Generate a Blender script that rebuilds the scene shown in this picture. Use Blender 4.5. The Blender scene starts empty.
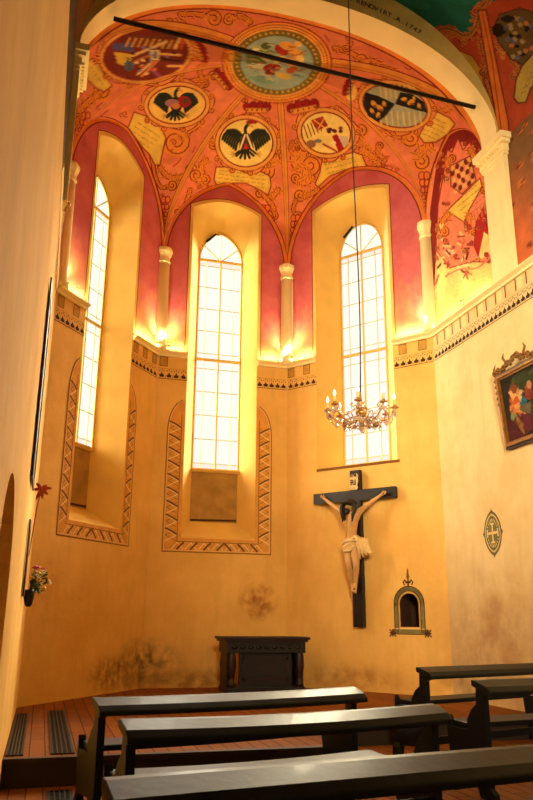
import bpy, bmesh, math, random
import numpy as np
from mathutils import Vector, Matrix
from mathutils.geometry import tessellate_polygon
random.seed(7); rng = np.random.default_rng(7)
PI = math.pi
C = bpy.context.scene.collection
# ------------------------------------------------------------------ camera model (metres, church axes: x across, y along the nave, z up from eye)
F = 747.0; T = math.radians(16.3); R = math.radians(.507); YAW = math.radians(16.0)
ca, sa = math.cos(YAW), math.sin(YAW)
def proj(P):                      # church points (N,3) -> photograph pixels, used to lay the frescoes out
    P = np.asarray(P, float)
    X = ca*P[..., 0] - sa*P[..., 1]; Y = sa*P[..., 0] + ca*P[..., 1]; Z = P[..., 2]
    d = Y*math.cos(T) + Z*math.sin(T); u = Z*math.cos(T) - Y*math.sin(T)
    d = np.where(d < .3, .3, d)
    x = F*X/d; y = -F*u/d
    return 266.5 + x*math.cos(R) - y*math.sin(R), 400 + x*math.sin(R) + y*math.cos(R)
def ray(x, y):
    a = x-266.5; b = y-400
    u = a*math.cos(R)+b*math.sin(R); v = -a*math.sin(R)+b*math.cos(R)
    w = np.array([u, F*math.cos(T)+v*math.sin(T), F*math.sin(T)-v*math.cos(T)])/F
    return np.array([ca*w[0]+sa*w[1], -sa*w[0]+ca*w[1], w[2]])
def pan(x, y, P, Q, d=0):         # pixel -> (distance along wall PQ, height) on that wall moved outwards by d
    P = np.array(P); Q = np.array(Q); e = (Q-P)/np.linalg.norm(Q-P); n = np.array([-e[1], e[0]])
    r = ray(x, y); k = (n@(P+n*d))/(n@r[:2]); r = r*k
    return float((r[:2]-P)@e), float(r[2])
ZF, ZN, ZL = -1.2, -1.44, 5.09    # chancel floor, nave floor, ledge
PL, PA, PB, PC = (-.22, 11.52), (1.78, 14.06), (4.475, 14.06), (6.48, 11.52)
XL, XR = -.22, 6.48
YF, YN = 9.45, 9.0                # far and near edge of the chancel arch
# ------------------------------------------------------------------ colour and materials
def lin(c):
    return tuple(((v/255)/12.92 if v/255 <= .04045 else ((v/255+.055)/1.055)**2.4) for v in c)
def mat(name, col, rough=.7, metal=0, noise=0, nscale=6, bump=0, bscale=30, spec=.4, coat=0):
    m = bpy.data.materials.new(name); m.use_nodes = True; nt = m.node_tree; b = nt.nodes['Principled BSDF']
    b.inputs['Base Color'].default_value = (*lin(col), 1); b.inputs['Roughness'].default_value = rough
    b.inputs['Metallic'].default_value = metal; b.inputs['Specular IOR Level'].default_value = spec
    b.inputs['Coat Weight'].default_value = coat
    tc = nt.nodes.new('ShaderNodeTexCoord')
    if noise:
        n = nt.nodes.new('ShaderNodeTexNoise'); n.inputs['Scale'].default_value = nscale; n.inputs['Detail'].default_value = 6
        nt.links.new(tc.outputs['Object'], n.inputs['Vector'])
        r = nt.nodes.new('ShaderNodeValToRGB'); l = lin(col)
        r.color_ramp.elements[0].position = .3; r.color_ramp.elements[1].position = .7
        r.color_ramp.elements[0].color = (*[v*(1-noise) for v in l], 1); r.color_ramp.elements[1].color = (*[min(1, v*(1+noise*.7)) for v in l], 1)
        nt.links.new(n.outputs['Fac'], r.inputs['Fac']); nt.links.new(r.outputs['Color'], b.inputs['Base Color'])
    if bump:
        n = nt.nodes.new('ShaderNodeTexNoise'); n.inputs['Scale'].default_value = bscale; n.inputs['Detail'].default_value = 5
        nt.links.new(tc.outputs['Object'], n.inputs['Vector'])
        bp = nt.nodes.new('ShaderNodeBump'); bp.inputs['Strength'].default_value = bump; bp.inputs['Distance'].default_value = .02
        nt.links.new(n.outputs['Fac'], bp.inputs['Height']); nt.links.new(bp.outputs['Normal'], b.inputs['Normal'])
    return m
def emis(name, col, s):
    m = bpy.data.materials.new(name); m.use_nodes = True; nt = m.node_tree; nt.nodes.clear()
    o = nt.nodes.new('ShaderNodeOutputMaterial'); e = nt.nodes.new('ShaderNodeEmission')
    e.inputs['Color'].default_value = (*lin(col), 1); e.inputs['Strength'].default_value = s
    nt.links.new(e.outputs[0], o.inputs[0]); return m
def fresco_mat(name, grain=.14):  # pigment comes from the colour attribute painted below
    m = bpy.data.materials.new(name); m.use_nodes = True; nt = m.node_tree; b = nt.nodes['Principled BSDF']
    a = nt.nodes.new('ShaderNodeVertexColor'); a.layer_name = 'pigment'
    n = nt.nodes.new('ShaderNodeTexNoise'); n.inputs['Scale'].default_value = 5; n.inputs['Detail'].default_value = 8
    tc = nt.nodes.new('ShaderNodeTexCoord'); nt.links.new(tc.outputs['Object'], n.inputs['Vector'])
    mr = nt.nodes.new('ShaderNodeMapRange'); mr.inputs['From Min'].default_value = .3; mr.inputs['From Max'].default_value = .7
    mr.inputs['To Min'].default_value = 1-grain; mr.inputs['To Max'].default_value = 1+grain
    nt.links.new(n.outputs['Fac'], mr.inputs['Value'])
    mx = nt.nodes.new('ShaderNodeMix'); mx.data_type = 'RGBA'; mx.blend_type = 'MULTIPLY'; mx.inputs['Factor'].default_value = 1
    nt.links.new(a.outputs['Color'], mx.inputs['A']); nt.links.new(mr.outputs['Result'], mx.inputs['B'])
    nt.links.new(mx.outputs['Result'], b.inputs['Base Color']); b.inputs['Roughness'].default_value = .85
    b.inputs['Specular IOR Level'].default_value = .15
    return m
def plaster(name, low, rose, stains=()):
    """limewashed wall: cream below the ledge, rose above it, worn, with lamp glow painted in near the ledge and damp stains of their own shape"""
    m = bpy.data.materials.new(name); m.use_nodes = True; nt = m.node_tree; b = nt.nodes['Principled BSDF']; L = nt.links
    N = lambda t, **k: (lambda n: ([setattr(n, a, v) for a, v in k.items()], n)[1])(nt.nodes.new(t))
    geo = N('ShaderNodeNewGeometry'); sep = N('ShaderNodeSeparateXYZ'); L.new(geo.outputs['Position'], sep.inputs[0])
    def noise(scale, detail=7, stretch=None):
        n = N('ShaderNodeTexNoise'); n.inputs['Scale'].default_value = scale; n.inputs['Detail'].default_value = detail
        n.inputs['Roughness'].default_value = .62
        if stretch:
            mp = N('ShaderNodeMapping'); mp.inputs['Scale'].default_value = stretch; L.new(geo.outputs['Position'], mp.inputs[0]); L.new(mp.outputs[0], n.inputs['Vector'])
        else: L.new(geo.outputs['Position'], n.inputs['Vector'])
        return n.outputs['Fac']
    def ramp(src, a, bb, lo=0, hi=1):
        r = N('ShaderNodeMapRange'); r.inputs['From Min'].default_value = a; r.inputs['From Max'].default_value = bb
        r.inputs['To Min'].default_value = lo; r.inputs['To Max'].default_value = hi; L.new(src, r.inputs['Value']); return r.outputs['Result']
    def mix(f, A, B, bt='MIX'):
        x = N('ShaderNodeMix', data_type='RGBA', blend_type=bt)
        if isinstance(f, (int, float)): x.inputs['Factor'].default_value = f
        else: L.new(f, x.inputs['Factor'])
        for k, v in (('A', A), ('B', B)):
            if isinstance(v, tuple): x.inputs[k].default_value = (*v, 1)
            else: L.new(v, x.inputs[k])
        return x.outputs['Result']
    def mul(a, bb):
        x = N('ShaderNodeMath', operation='MULTIPLY')
        for i, v in enumerate((a, bb)):
            if isinstance(v, (int, float)): x.inputs[i].default_value = v
            else: L.new(v, x.inputs[i])
        return x.outputs[0]
    lo = lin(low)
    c = mix(ramp(noise(1.3), .35, .7), lo, tuple(v*k for v, k in zip(lo, (.86, .78, .66))))
    c = mix(ramp(noise(2.2, 9, (3, 3, .5)), .5, .75, 0, .5), c, tuple(v*.75 for v in lo))
    ro = lin(rose)
    rc = mix(ramp(noise(2.4), .35, .68), ro, tuple(v*k for v, k in zip(ro, (.8, .62, .7))))
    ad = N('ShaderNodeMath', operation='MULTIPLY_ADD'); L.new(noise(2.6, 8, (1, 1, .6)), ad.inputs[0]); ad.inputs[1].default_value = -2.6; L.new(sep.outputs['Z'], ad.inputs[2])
    rc = mix(ramp(ad.outputs[0], ZL-1.4, ZL-.1, .72, 0), rc, tuple(v*k for v, k in zip(lo, (1.02, .86, .8))))  # pale patches put part of the uplight glow into the rose colour
    f = ramp(sep.outputs['Z'], ZL-.01, ZL+.01)
    c = mix(f, c, rc)
    for (px, py, pz, rx, rz, col, amt, sc) in stains:
        d = N('ShaderNodeVectorMath', operation='SUBTRACT'); L.new(geo.outputs['Position'], d.inputs[0]); d.inputs[1].default_value = (px, py, pz)
        s = N('ShaderNodeVectorMath', operation='MULTIPLY'); L.new(d.outputs[0], s.inputs[0]); s.inputs[1].default_value = (1/rx, 1/rx, 1/rz)
        ln = N('ShaderNodeVectorMath', operation='LENGTH'); L.new(s.outputs[0], ln.inputs[0])
        fall = ramp(ln.outputs['Value'], .35, 1.0, 1, 0)
        fac = mul(mul(fall, ramp(noise(sc, 9), .36, .64)), amt)
        c = mix(fac, c, lin(col))
    L.new(c, b.inputs['Base Color']); b.inputs['Roughness'].default_value = .88; b.inputs['Specular IOR Level'].default_value = .15
    bp = N('ShaderNodeBump'); bp.inputs['Strength'].default_value = .35; bp.inputs['Distance'].default_value = .015
    L.new(noise(9, 9), bp.inputs['Height']); L.new(bp.outputs['Normal'], b.inputs['Normal'])
    return m
LOW = (238, 190, 104); ROSE = (210, 108, 106)
STAINS = [(1.75, 14.0, -.78, .9, .5, (70, 48, 18), .75, 6.0), (1.2, 13.4, -.9, .9, .35, (110, 72, 24), .8, 8.0),
          (3.9, 14.06, .3, .45, .4, (150, 80, 30), .9, 6.0), (3.0, 14.06, -1.1, 2.2, .28, (120, 78, 28), .6, 5.0),
          (6.48, 9.9, -.2, 2.3, 1.25, (176, 128, 78), .75, 1.1), (6.48, 10.2, -.35, 1.5, .8, (160, 116, 72), .5, 3.4), (6.48, 10.9, -.9, 1.4, .4, (130, 92, 50), .6, 3.0),
          (-.1, 11.8, .5, .6, .5, (190, 120, 60), .6, 5.0), (5.3, 13.0, -1.0, 1.3, .3, (150, 92, 40), .6, 4.0)]
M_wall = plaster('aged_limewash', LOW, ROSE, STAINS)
M_side_lit = plaster('aged_limewash_side_lit', (232, 208, 152), (226, 150, 110), STAINS)  # same limewash, colour paled to stand for the whiter light on this wall
M_reveal = mat('yellow_reveal_plaster', (228, 186, 98), .88, noise=.1, nscale=2, bump=.2, bscale=10, spec=.15)
M_recess = mat('bare_brown_plaster', (176, 134, 66), .9, noise=.25, nscale=4, bump=.4, bscale=12, spec=.1)
M_cream = mat('cream_stone_paint', (250, 228, 164), .8, noise=.07, nscale=2, bump=.15, bscale=12, spec=.2)
M_line = mat('dark_red_paint_line', (120, 50, 34), .9, spec=.1)
M_tan = mat('ochre_paint_band', (222, 158, 74), .9, noise=.12, nscale=5, spec=.1)
M_brown = mat('brown_stencil_paint', (128, 82, 40), .9, noise=.25, nscale=20, spec=.1)
M_dark = mat('dark_stencil_paint', (74, 50, 34), .9, noise=.2, nscale=20, spec=.1)
M_pale = mat('pale_stencil_paint', (244, 216, 150), .9, spec=.1)
M_olive = mat('grey_olive_paint', (132, 122, 76), .9, noise=.2, nscale=14, spec=.1)
M_square = mat('painted_brown_square', (196, 148, 70), .9, noise=.2, nscale=10, spec=.1)
M_black = mat('blackened_wood', (22, 14, 11), .45, noise=.3, nscale=10, bump=.1)
M_pew = mat('dark_varnished_pew_wood', (7, 15, 21), .45, noise=.35, nscale=7, bump=.08, bscale=18, spec=.2, coat=.03)
M_redwood = mat('dark_red_brown_wood', (34, 10, 9), .45, noise=.3, nscale=8, bump=.1)
M_iron = mat('dark_iron', (40, 28, 20), .5, metal=.6)
M_gold = mat('worn_gilding', (132, 88, 30), .45, metal=.5, noise=.35, nscale=20, bump=.2)
M_brass = mat('aged_brass', (206, 156, 84), .35, metal=.6)
M_lead = mat('green_leaded_bar', (206, 204, 110), .7)
M_frame = mat('ochre_window_frame', (226, 190, 100), .7, noise=.1)
M_flesh = mat('painted_carved_flesh', (206, 158, 96), .5, noise=.12, nscale=9)
M_cloth = mat('painted_carved_cloth', (226, 190, 126), .6, noise=.15, nscale=9, bump=.25)
M_hair = mat('dark_carved_hair', (44, 34, 22), .6, noise=.3, nscale=30, bump=.4)
# ------------------------------------------------------------------ mesh helpers
def tag(o, label=None, cat=None, group=None, kind=None):
    for k, v in (('label', label), ('category', cat), ('group', group), ('kind', kind)):
        if v: o[k] = v
    return o
class MB:
    """collects shapes and links them as ONE mesh object"""
    def __init__(s): s.v = []; s.f = []; s.m = []; s.mats = []; s.sm = []
    def mi(s, m):
        if m not in s.mats: s.mats.append(m)
        return s.mats.index(m)
    def add(s, vs, fs, m, smooth=False):
        o = len(s.v); s.v += [tuple(map(float, p)) for p in vs]; k = s.mi(m)
        for f in fs: s.f.append(tuple(i+o for i in f)); s.m.append(k); s.sm.append(smooth)
        return s
    def box(s, a, b, m, M=None, bev=0):
        x0, y0, z0 = a; x1, y1, z1 = b
        bm = bmesh.new(); bmesh.ops.create_cube(bm, size=1)
        for v in bm.verts: v.co = Vector(((x0+x1)/2+v.co.x*(x1-x0), (y0+y1)/2+v.co.y*(y1-y0), (z0+z1)/2+v.co.z*(z1-z0)))
        if bev: bmesh.ops.bevel(bm, geom=bm.edges[:], offset=bev, segments=2, profile=.6, affect='EDGES')
        return s.bm(bm, m, M)
    def bm(s, bm, m, M=None, smooth=False):
        if M: bmesh.ops.transform(bm, matrix=M, verts=bm.verts)
        bm.verts.index_update()
        s.add([v.co for v in bm.verts], [[v.index for v in f.verts] for f in bm.faces], m, smooth); bm.free(); return s
    def tube(s, pts, r, m, seg=8, smooth=True, caps=True):
        pts = [Vector(p) for p in pts]; n = len(pts); rs = r if isinstance(r, (list, tuple)) else [r]*n
        vs, fs = [], []; t0 = (pts[1]-pts[0]).normalized()
        up = Vector((0, 0, 1)) if abs(t0.z) < .9 else Vector((1, 0, 0)); x = t0.cross(up).normalized()
        for i, p in enumerate(pts):
            t = (pts[min(i+1, n-1)]-pts[max(i-1, 0)])
            t = t.normalized() if t.length > 1e-9 else t0
            x = (x - t*x.dot(t)); x = x.normalized() if x.length > 1e-6 else t.orthogonal().normalized(); y = t.cross(x)
            for k in range(seg):
                a = 2*PI*k/seg; vs.append(p+(x*math.cos(a)+y*math.sin(a))*rs[i])
        for i in range(n-1):
            for k in range(seg):
                a, b = i*seg+k, i*seg+(k+1) % seg; fs.append((a, b, b+seg, a+seg))
        if caps: fs += [tuple(range(seg))[::-1], tuple(range((n-1)*seg, n*seg))]
        return s.add(vs, fs, m, smooth)
    def lathe(s, c, prof, m, seg=16, smooth=True, half=None, axis=None):
        vs, fs = [], []; n = len(prof)
        for r, z in prof:
            for k in range(seg):
                a = 2*PI*k/seg; vs.append((c[0]+r*math.cos(a), c[1]+r*math.sin(a), c[2]+z))
        for i in range(n-1):
            for k in range(seg):
                a, b = i*seg+k, i*seg+(k+1) % seg; fs.append((a, b, b+seg, a+seg))
        fs += [tuple(range(seg))[::-1], tuple(range((n-1)*seg, n*seg))]
        return s.add(vs, fs, m, smooth)
    def ball(s, c, r, m, sub=2, sc=(1, 1, 1), M=None):
        bm = bmesh.new(); bmesh.ops.create_icosphere(bm, subdivisions=sub, radius=1)
        for v in bm.verts: v.co = Vector((v.co.x*r*sc[0], v.co.y*r*sc[1], v.co.z*r*sc[2]))
        if M: bmesh.ops.transform(bm, matrix=M, verts=bm.verts)
        for v in bm.verts: v.co += Vector(c)
        return s.bm(bm, m, None, True)
    def prism(s, poly, fn, d0, d1, m):
        """poly of (a,b); fn(a,b,d) -> point; solid between depths d0 and d1"""
        n = len(poly); vs = [fn(a, b, d0) for a, b in poly]+[fn(a, b, d1) for a, b in poly]
        tr = tessellate_polygon([[Vector((a, b, 0)) for a, b in poly]])
        fs = [tuple(t) for t in tr]+[tuple(i+n for i in t)[::-1] for t in tr]+[(i, (i+1) % n, (i+1) % n+n, i+n) for i in range(n)]
        return s.add(vs, fs, m)
    def build(s, name, parent=None, origin=None, recalc=True):
        o = Vector(origin) if origin is not None else Vector((0, 0, 0))
        me = bpy.data.meshes.new(name); me.from_pydata([tuple(Vector(v)-o) for v in s.v], [], s.f)
        for m in s.mats: me.materials.append(m)
        me.polygons.foreach_set('material_index', s.m); me.polygons.foreach_set('use_smooth', s.sm)
        if recalc:
            bm = bmesh.new(); bm.from_mesh(me); bmesh.ops.recalc_face_normals(bm, faces=bm.faces); bm.to_mesh(me); bm.free()
        ob = bpy.data.objects.new(name, me); C.objects.link(ob)
        if parent: ob.parent = parent
        if origin is not None: ob.location = o if not parent else o
        return ob
def empty(name, loc=(0, 0, 0), rz=0, **k):
    o = bpy.data.objects.new(name, None); C.objects.link(o); o.location = loc; o.rotation_euler.z = rz; o.empty_display_size = .1
    return tag(o, **k)
def copy_tree(o, parent=None):
    c = o.copy(); C.objects.link(c); c.parent = parent
    for ch in list(o.children): copy_tree(ch, c)
    return c
# a wall frame: t along the wall, z up, d into the masonry (negative d = into the room)
class Wall:
    def __init__(s, P, Q):
        s.P, s.Q = np.array(P, float), np.array(Q, float); s.len = float(np.linalg.norm(s.Q-s.P)); s.e = (s.Q-s.P)/s.len
        s.n = np.array([-s.e[1], s.e[0]])
    def __call__(s, t, z, d=0):
        p = s.P+s.e*t+s.n*d; return (p[0], p[1], z)
    def px(s, x, y, d=0): return pan(x, y, s.P, s.Q, d)
W0, W1, W2, W3 = Wall(PL, PA), Wall(PA, PB), Wall(PB, PC), Wall(PC, (XR, -1.0))
WLn = Wall((XL, -1.0), PL)                           # left nave wall, t = y+1
def poly_dec(mb, W, pts, m, d=-.004):
    vs = [W(t, z, d) for t, z in pts]; tr = tessellate_polygon([[Vector((t, z, 0)) for t, z in pts]])
    mb.add(vs, [tuple(t) for t in tr], m)
def line_dec(mb, W, pts, w, m, d=-.004, closed=False):
    pts = [np.array(p, float) for p in pts]
    if closed: pts = pts+[pts[0]]
    for a, b in zip(pts[:-1], pts[1:]):
        u = b-a; L = np.linalg.norm(u)
        if L < 1e-6: continue
        u /= L; n = np.array([-u[1], u[0]])*w/2; e = u*w*.35
        mb.add([W(*p, d) for p in (a-e+n, a-e-n, b+e-n, b+e+n)], [(0, 1, 2, 3)], m)
def seg_arch(t0, t1, zs, zp, n=12):                  # shallow segmental head
    return [(t0+(t1-t0)*i/n, zs+(zp-zs)*math.sin(PI*i/n)**.9) for i in range(n+1)]
def pointed(t0, t1, zs, zp, n=16):                   # pointed head, both halves arcs of one circle
    a = (t1-t0)/2; h = zp-zs; Rr = (a*a+h*h)/(2*a); out = []
    th = math.atan2(h, Rr-a) if Rr > a else math.atan2(h, -(a-Rr))
    for i in range(n//2+1):
        k = th*i/(n//2); out.append((t0+Rr-Rr*math.cos(k), zs+Rr*math.sin(k)))
    return out+[(t0+t1-p[0], p[1]) for p in out[-2::-1]]
def roundish(t0, t1, zs, zp, n=16):
    c = (t0+t1)/2; a = (t1-t0)/2
    return [(c-a*math.cos(PI*i/n), zs+(zp-zs)*math.sin(PI*i/n)) for i in range(n+1)]
def resample(pts, n):
    P = np.array(pts); s = np.r_[0, np.cumsum(np.linalg.norm(np.diff(P, axis=0), axis=1))]; q = np.linspace(0, s[-1], n)
    return np.c_[np.interp(q, s, P[:, 0]), np.interp(q, s, P[:, 1])]
# ------------------------------------------------------------------ walls of the chancel
ZS = 7.3                                             # springing of the vault
def panel_face(mb, W, outer, holes, m):
    loops = [[Vector((t, z, 0)) for t, z in outer]]+[[Vector((t, z, 0)) for t, z in h] for h in holes]
    allp = [p for l in loops for p in l]; tr = tessellate_polygon(loops)
    mb.add([W(p.x, p.y) for p in allp], [tuple(t) for t in tr], m)
def frieze(mb, W, t0, t1, squares=True, sq=None, right=False):
    """painted stencil frieze with squares above it, under the ledge"""
    line_dec(mb, W, [(t0, 4.53), (t1, 4.53)], .014, M_brown)
    line_dec(mb, W, [(t0, 4.74), (t1, 4.74)], .01, M_square)
    n = max(1, int((t1-t0)/.118)); st = (t1-t0)/n
    for i in range(n):
        c = t0+(i+.5)*st; z = 4.58
        poly_dec(mb, W, [(c-.036, z-.02), (c+.036, z-.02), (c+.052, z+.025), (c+.02, z+.04), (c, z+.09), (c-.02, z+.04), (c-.052, z+.025)], M_dark)
        for dx, dz in ((-.04, .11), (.04, .11), (0, .135)):
            poly_dec(mb, W, [(c+dx-.014, z+dz), (c+dx, z+dz-.018), (c+dx+.014, z+dz), (c+dx, z+dz+.018)], M_brown)
        poly_dec(mb, W, [(c+st/2-.01, z-.03), (c+st/2+.01, z-.03), (c+st/2, z+.03)], M_olive)
    for c in (sq or []):
        if t0 < c < t1: poly_dec(mb, W, [(c-.075, 4.79), (c+.075, 4.79), (c+.075, 4.98), (c-.075, 4.98)], M_square); line_dec(mb, W, [(c-.075, 4.79), (c+.075, 4.79), (c+.075, 4.98), (c-.075, 4.98)], .012, M_brown, closed=True, d=-.006)
def zig_border(mb, W, a0, a1, i0, i1, zb, zt, zi, ztop):
    """painted border of triangles round the lower part of a window; a = outer, i = opening"""
    def outer_x(z, side):
        if z < zt: return a0 if side < 0 else a1
        k = min(1, (z-zt)/(ztop-zt)); w = 1-math.sqrt(max(0, 1-k*k*.96))
        return (a0+(i0-a0)*w) if side < 0 else (a1+(i1-a1)*w)
    zs = [zb]+[zt+(ztop-zt)*j/8 for j in range(9)]
    L = [(outer_x(z, -1), z) for z in zs]; Rr = [(outer_x(z, 1), z) for z in zs]
    poly_dec(mb, W, L+[(i0, ztop), (i0, zi), (i0, zb)], M_tan, -.003)
    poly_dec(mb, W, Rr+[(i1, ztop), (i1, zi), (i1, zb)], M_tan, -.003)
    poly_dec(mb, W, [(i0, zb), (i1, zb), (i1, zi), (i0, zi)], M_tan, -.003)
    line_dec(mb, W, L[::-1]+Rr, .016, M_brown, -.005)
    line_dec(mb, W, [(x+.025, z) for x, z in L[::-1]][:-1]+[(a0+.025, zb+.03), (a1-.025, zb+.03)]+[(x-.025, z) for x, z in Rr][1:], .008, M_pale, -.005)
    bw = .07
    line_dec(mb, W, [(i0-bw, ztop-.3), (i0-bw, zi-bw), (i1+bw, zi-bw), (i1+bw, ztop-.3)], .012, M_brown, -.005)
    def tri(p, q, r, flip):
        line_dec(mb, W, [p, q, r], .012, M_pale, -.006)
    n = 9; h = (zt+.25-zb-.25)/n
    for side in (-1, 1):
        for j in range(n):
            z = zb+.3+h*j
            xo = outer_x(z, side); xo = xo+.045 if side < 0 else xo-.045; xi = i0-bw-.02 if side < 0 else i1+bw+.02
            if abs(xo-xi) < .06: continue
            line_dec(mb, W, [(xo, z-h*.42), (xi, z), (xo, z+h*.42)], .016, M_pale, -.006)
            line_dec(mb, W, [(xo, z+h*.5), ((xo+xi)/2, z+h*.32), (xi, z+h*.1)], .035, M_brown, -.007)
            line_dec(mb, W, [(xi, z-h*.4), (xo, z), (xi, z+h*.4)], .008, M_brown, -.005)
    n = 7; w = (a1-a0-.3)/n
    for j in range(n):
        x = a0+.15+w*(j+.5); zl, zh = zb+.05, zi-bw-.02
        line_dec(mb, W, [(x-w*.42, zl), (x, zh), (x+w*.42, zl)], .014, M_pale, -.006)
        s = -1 if x < (a0+a1)/2 else 1
        line_dec(mb, W, [(x-s*w*.45, zh), (x-s*w*.2, (zl+zh)/2), (x+s*w*.02, zl)], .035, M_brown, -.007)
wins = {}
def window_wall(name, W, t0, t1, zb, zside, zpk, g0, g1, gzb, gsp, gpk, backb, head, num, d=.56):
    mb = MB(); apex = 9.13
    hole = [(t0, zb)]+[(t0, zside)]+seg_arch(t0, t1, zside, zpk)[1:-1]+[(t1, zside), (t1, zb)]
    outer = [(0, ZF), (W.len, ZF)]+pointed(0, W.len, ZS, apex, 24)[::-1]
    holes = [hole]
    if num == 3:
        nich = [(2.35, -.12), (2.35, .27)]+roundish(2.35, 2.70, .27, .44, 10)[1:-1]+[(2.70, .27), (2.70, -.12)]
        holes.append(nich)
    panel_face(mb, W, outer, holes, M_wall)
    # splayed reveal: loft the opening to the window itself
    fr = [(t0, zb), (t0, zside)]; ft = seg_arch(t0, t1, zside, zpk, 24); bt = head(g0, g1, gsp, gpk, 24)
    front = list(resample([(t0, zb), (t0, zside)], 12))+list(resample(ft, 25))[1:-1]+list(resample([(t1, zside), (t1, zb)], 12))
    back = list(resample([(g0, backb), (g0, gsp)], 12))+list(resample(bt, 25))[1:-1]+list(resample([(g1, gsp), (g1, backb)], 12))
    n = len(front); vs = [W(*p, 0) for p in front]+[W(*p, d) for p in back]
    mb.add(vs, [(i, i+1, i+1+n, i+n) for i in range(n-1)], M_reveal, True)
    mb.add([W(t0, zb, 0), W(t1, zb, 0), W(g1, backb, d), W(g0, backb, d)], [(0, 1, 2, 3)], M_reveal)
    if num < 3:                                      # blocked lower part of the window, recessed in the reveal
        mb.add([W(g0, backb, d), W(g1, backb, d), W(g1, gzb, d), W(g0, gzb, d)], [(0, 1, 2, 3)], M_recess)
        mb.prism([(0, 0), (0, -.05), (-.05, -.05), (-.09, 0)], lambda a, b, s: W(g0-.02+s*(g1-g0+.04), gzb+b, d+a), 0, 1, M_reveal)
        line_dec(mb, W, [(g0+.02, backb+.03), (g1-.02, backb+.05)], .04, M_dark, d-.004)
    else:
        line_dec(mb, W, [(t0, zb-.02), (t1+.03, zb-.02)], .05, M_brown, -.005)
        # the niche: reveal and back
        k = len(nich); mb.add([W(t, z, 0) for t, z in nich]+[W(t, z, .45) for t, z in nich], [(i, (i+1) % k, (i+1) % k+k, i+k) for i in range(k)], M_dark)
        tr = tessellate_polygon([[Vector((t, z, 0)) for t, z in nich]]); mb.add([W(t, z, .45) for t, z in nich], [tuple(q) for q in tr], M_dark)
    # painted outline round the opening in the rose zone
    zz = ZL+.1
    o = .07
    line_dec(mb, W, [(t0-o, zz), (t0-o, zside)]+[(t, z+o) for t, z in seg_arch(t0-o, t1+o, zside, zpk, 12)]+[(t1+o, zside), (t1+o, zz)], .018, M_line)
    band = [(t0-o, zz), (t0-o, zside)]+[(t, z+o) for t, z in seg_arch(t0-o, t1+o, zside, zpk, 12)]+[(t1+o, zside), (t1+o, zz)]
    inn = [(t0, zz), (t0, zside)]+seg_arch(t0, t1, zside, zpk, 12)+[(t1, zside), (t1, zz)]
    kk = len(band); mb.add([W(*p, -.003) for p in band]+[W(*p, -.003) for p in inn], [(i, i+1, i+1+kk, i+kk) for i in range(kk-1)], M_reveal)
    # orange painted rib following the wall arch
    A = pointed(0, W.len, ZS, apex, 32); cx = W.len/2
    inn = [(t+(cx-t)*.045, z-.045) for t, z in A]; inn2 = [(t+(cx-t)*.06, z-.06) for t, z in A]
    kk = len(A)
    mb.add([W(*p, -.004) for p in A]+[W(*p, -.004) for p in inn], [(i, i+1, i+1+kk, i+kk) for i in range(kk-1)], M_orange)
    mb.add([W(*p, -.005) for p in inn]+[W(*p, -.005) for p in inn2], [(i, i+1, i+1+kk, i+kk) for i in range(kk-1)], M_line)
    return mb
M_orange = mat('orange_fresco_band', (226, 128, 52), .85, noise=.12, nscale=5, spec=.1)
# window panels: t of opening, heights, glass outline
m0 = window_wall('wall_apse_left', W0, .81, 2.28, 1.46, 8.45, 8.72, 1.10, 2.02, 2.88, 7.5, 8.18, 1.80, pointed, 1)
zig_border(m0, W0, .53, 2.56, .81, 2.28, 1.2, 3.5, 1.46, 4.12)
frieze(m0, W0, .02, .81, sq=[.14, .55]); frieze(m0, W0, 2.28, W0.len-.02, sq=[2.42, 2.75, 3.1])
m1 = window_wall('wall_apse_center', W1, .60, 2.04, 1.46, 8.43, 8.66, .86, 1.81, 2.86, 7.5, 8.18, 1.82, pointed, 2)
zig_border(m1, W1, .26, 2.36, .60, 2.04, 1.18, 3.5, 1.44, 4.12)
frieze(m1, W1, .02, .60, sq=[.12]); frieze(m1, W1, 2.04, W1.len-.02, sq=[])
m2 = window_wall('wall_apse_right', W2, .71, 2.42, 2.79, 8.40, 8.60, 1.02, 2.02, 2.90, 7.45, 8.12, 2.88, roundish, 3)
frieze(m2, W2, .02, .71, sq=[.1, .48]); frieze(m2, W2, 2.42, W2.len-.02, sq=[2.62, 3.02])
# painted surround of the niche: double arch, foot band, rosettes, lily
def niche_paint(mb):
    for o, w, m in ((.07, .07, M_olive), (.105, .014, M_dark), (.035, .012, M_dark), (.018, .016, M_square)):
        a, b = 2.35-o, 2.70+o; line_dec(mb, W2, [(a, -.2), (a, .25)]+roundish(a, b, .27, .44+o*1.1, 12)+[(b, .25), (b, -.2)], w, m, -.004-.001*(w < .03))
    line_dec(mb, W2, [(2.22, -.19), (2.83, -.19)], .07, M_olive); line_dec(mb, W2, [(2.22, -.235), (2.83, -.235)], .014, M_dark, -.005); line_dec(mb, W2, [(2.26, -.15), (2.79, -.15)], .012, M_pale, -.005)
    for c in (2.20, 2.85):
        for k in range(8):
            a = k*PI/4; r_ = .075 if k % 2 else .05; line_dec(mb, W2, [(c, -.22), (c+r_*math.cos(a), -.22+r_*math.sin(a))], .026, M_brown if k % 2 else M_dark, -.006)
    c = 2.525; line_dec(mb, W2, [(c, .54), (c, .82)], .03, M_dark); line_dec(mb, W2, [(c-.04, .62), (c+.04, .62)], .03, M_dark, -.006)
    for s in (-1, 1):
        line_dec(mb, W2, [(c, .6), (c+s*.06, .66), (c+s*.09, .62), (c+s*.07, .58)], .022, M_dark, -.005)
    poly_dec(mb, W2, [(c-.03, .7), (c, .88), (c+.03, .7), (c, .64)], M_brown, -.007)
niche_paint(m2)
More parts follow.
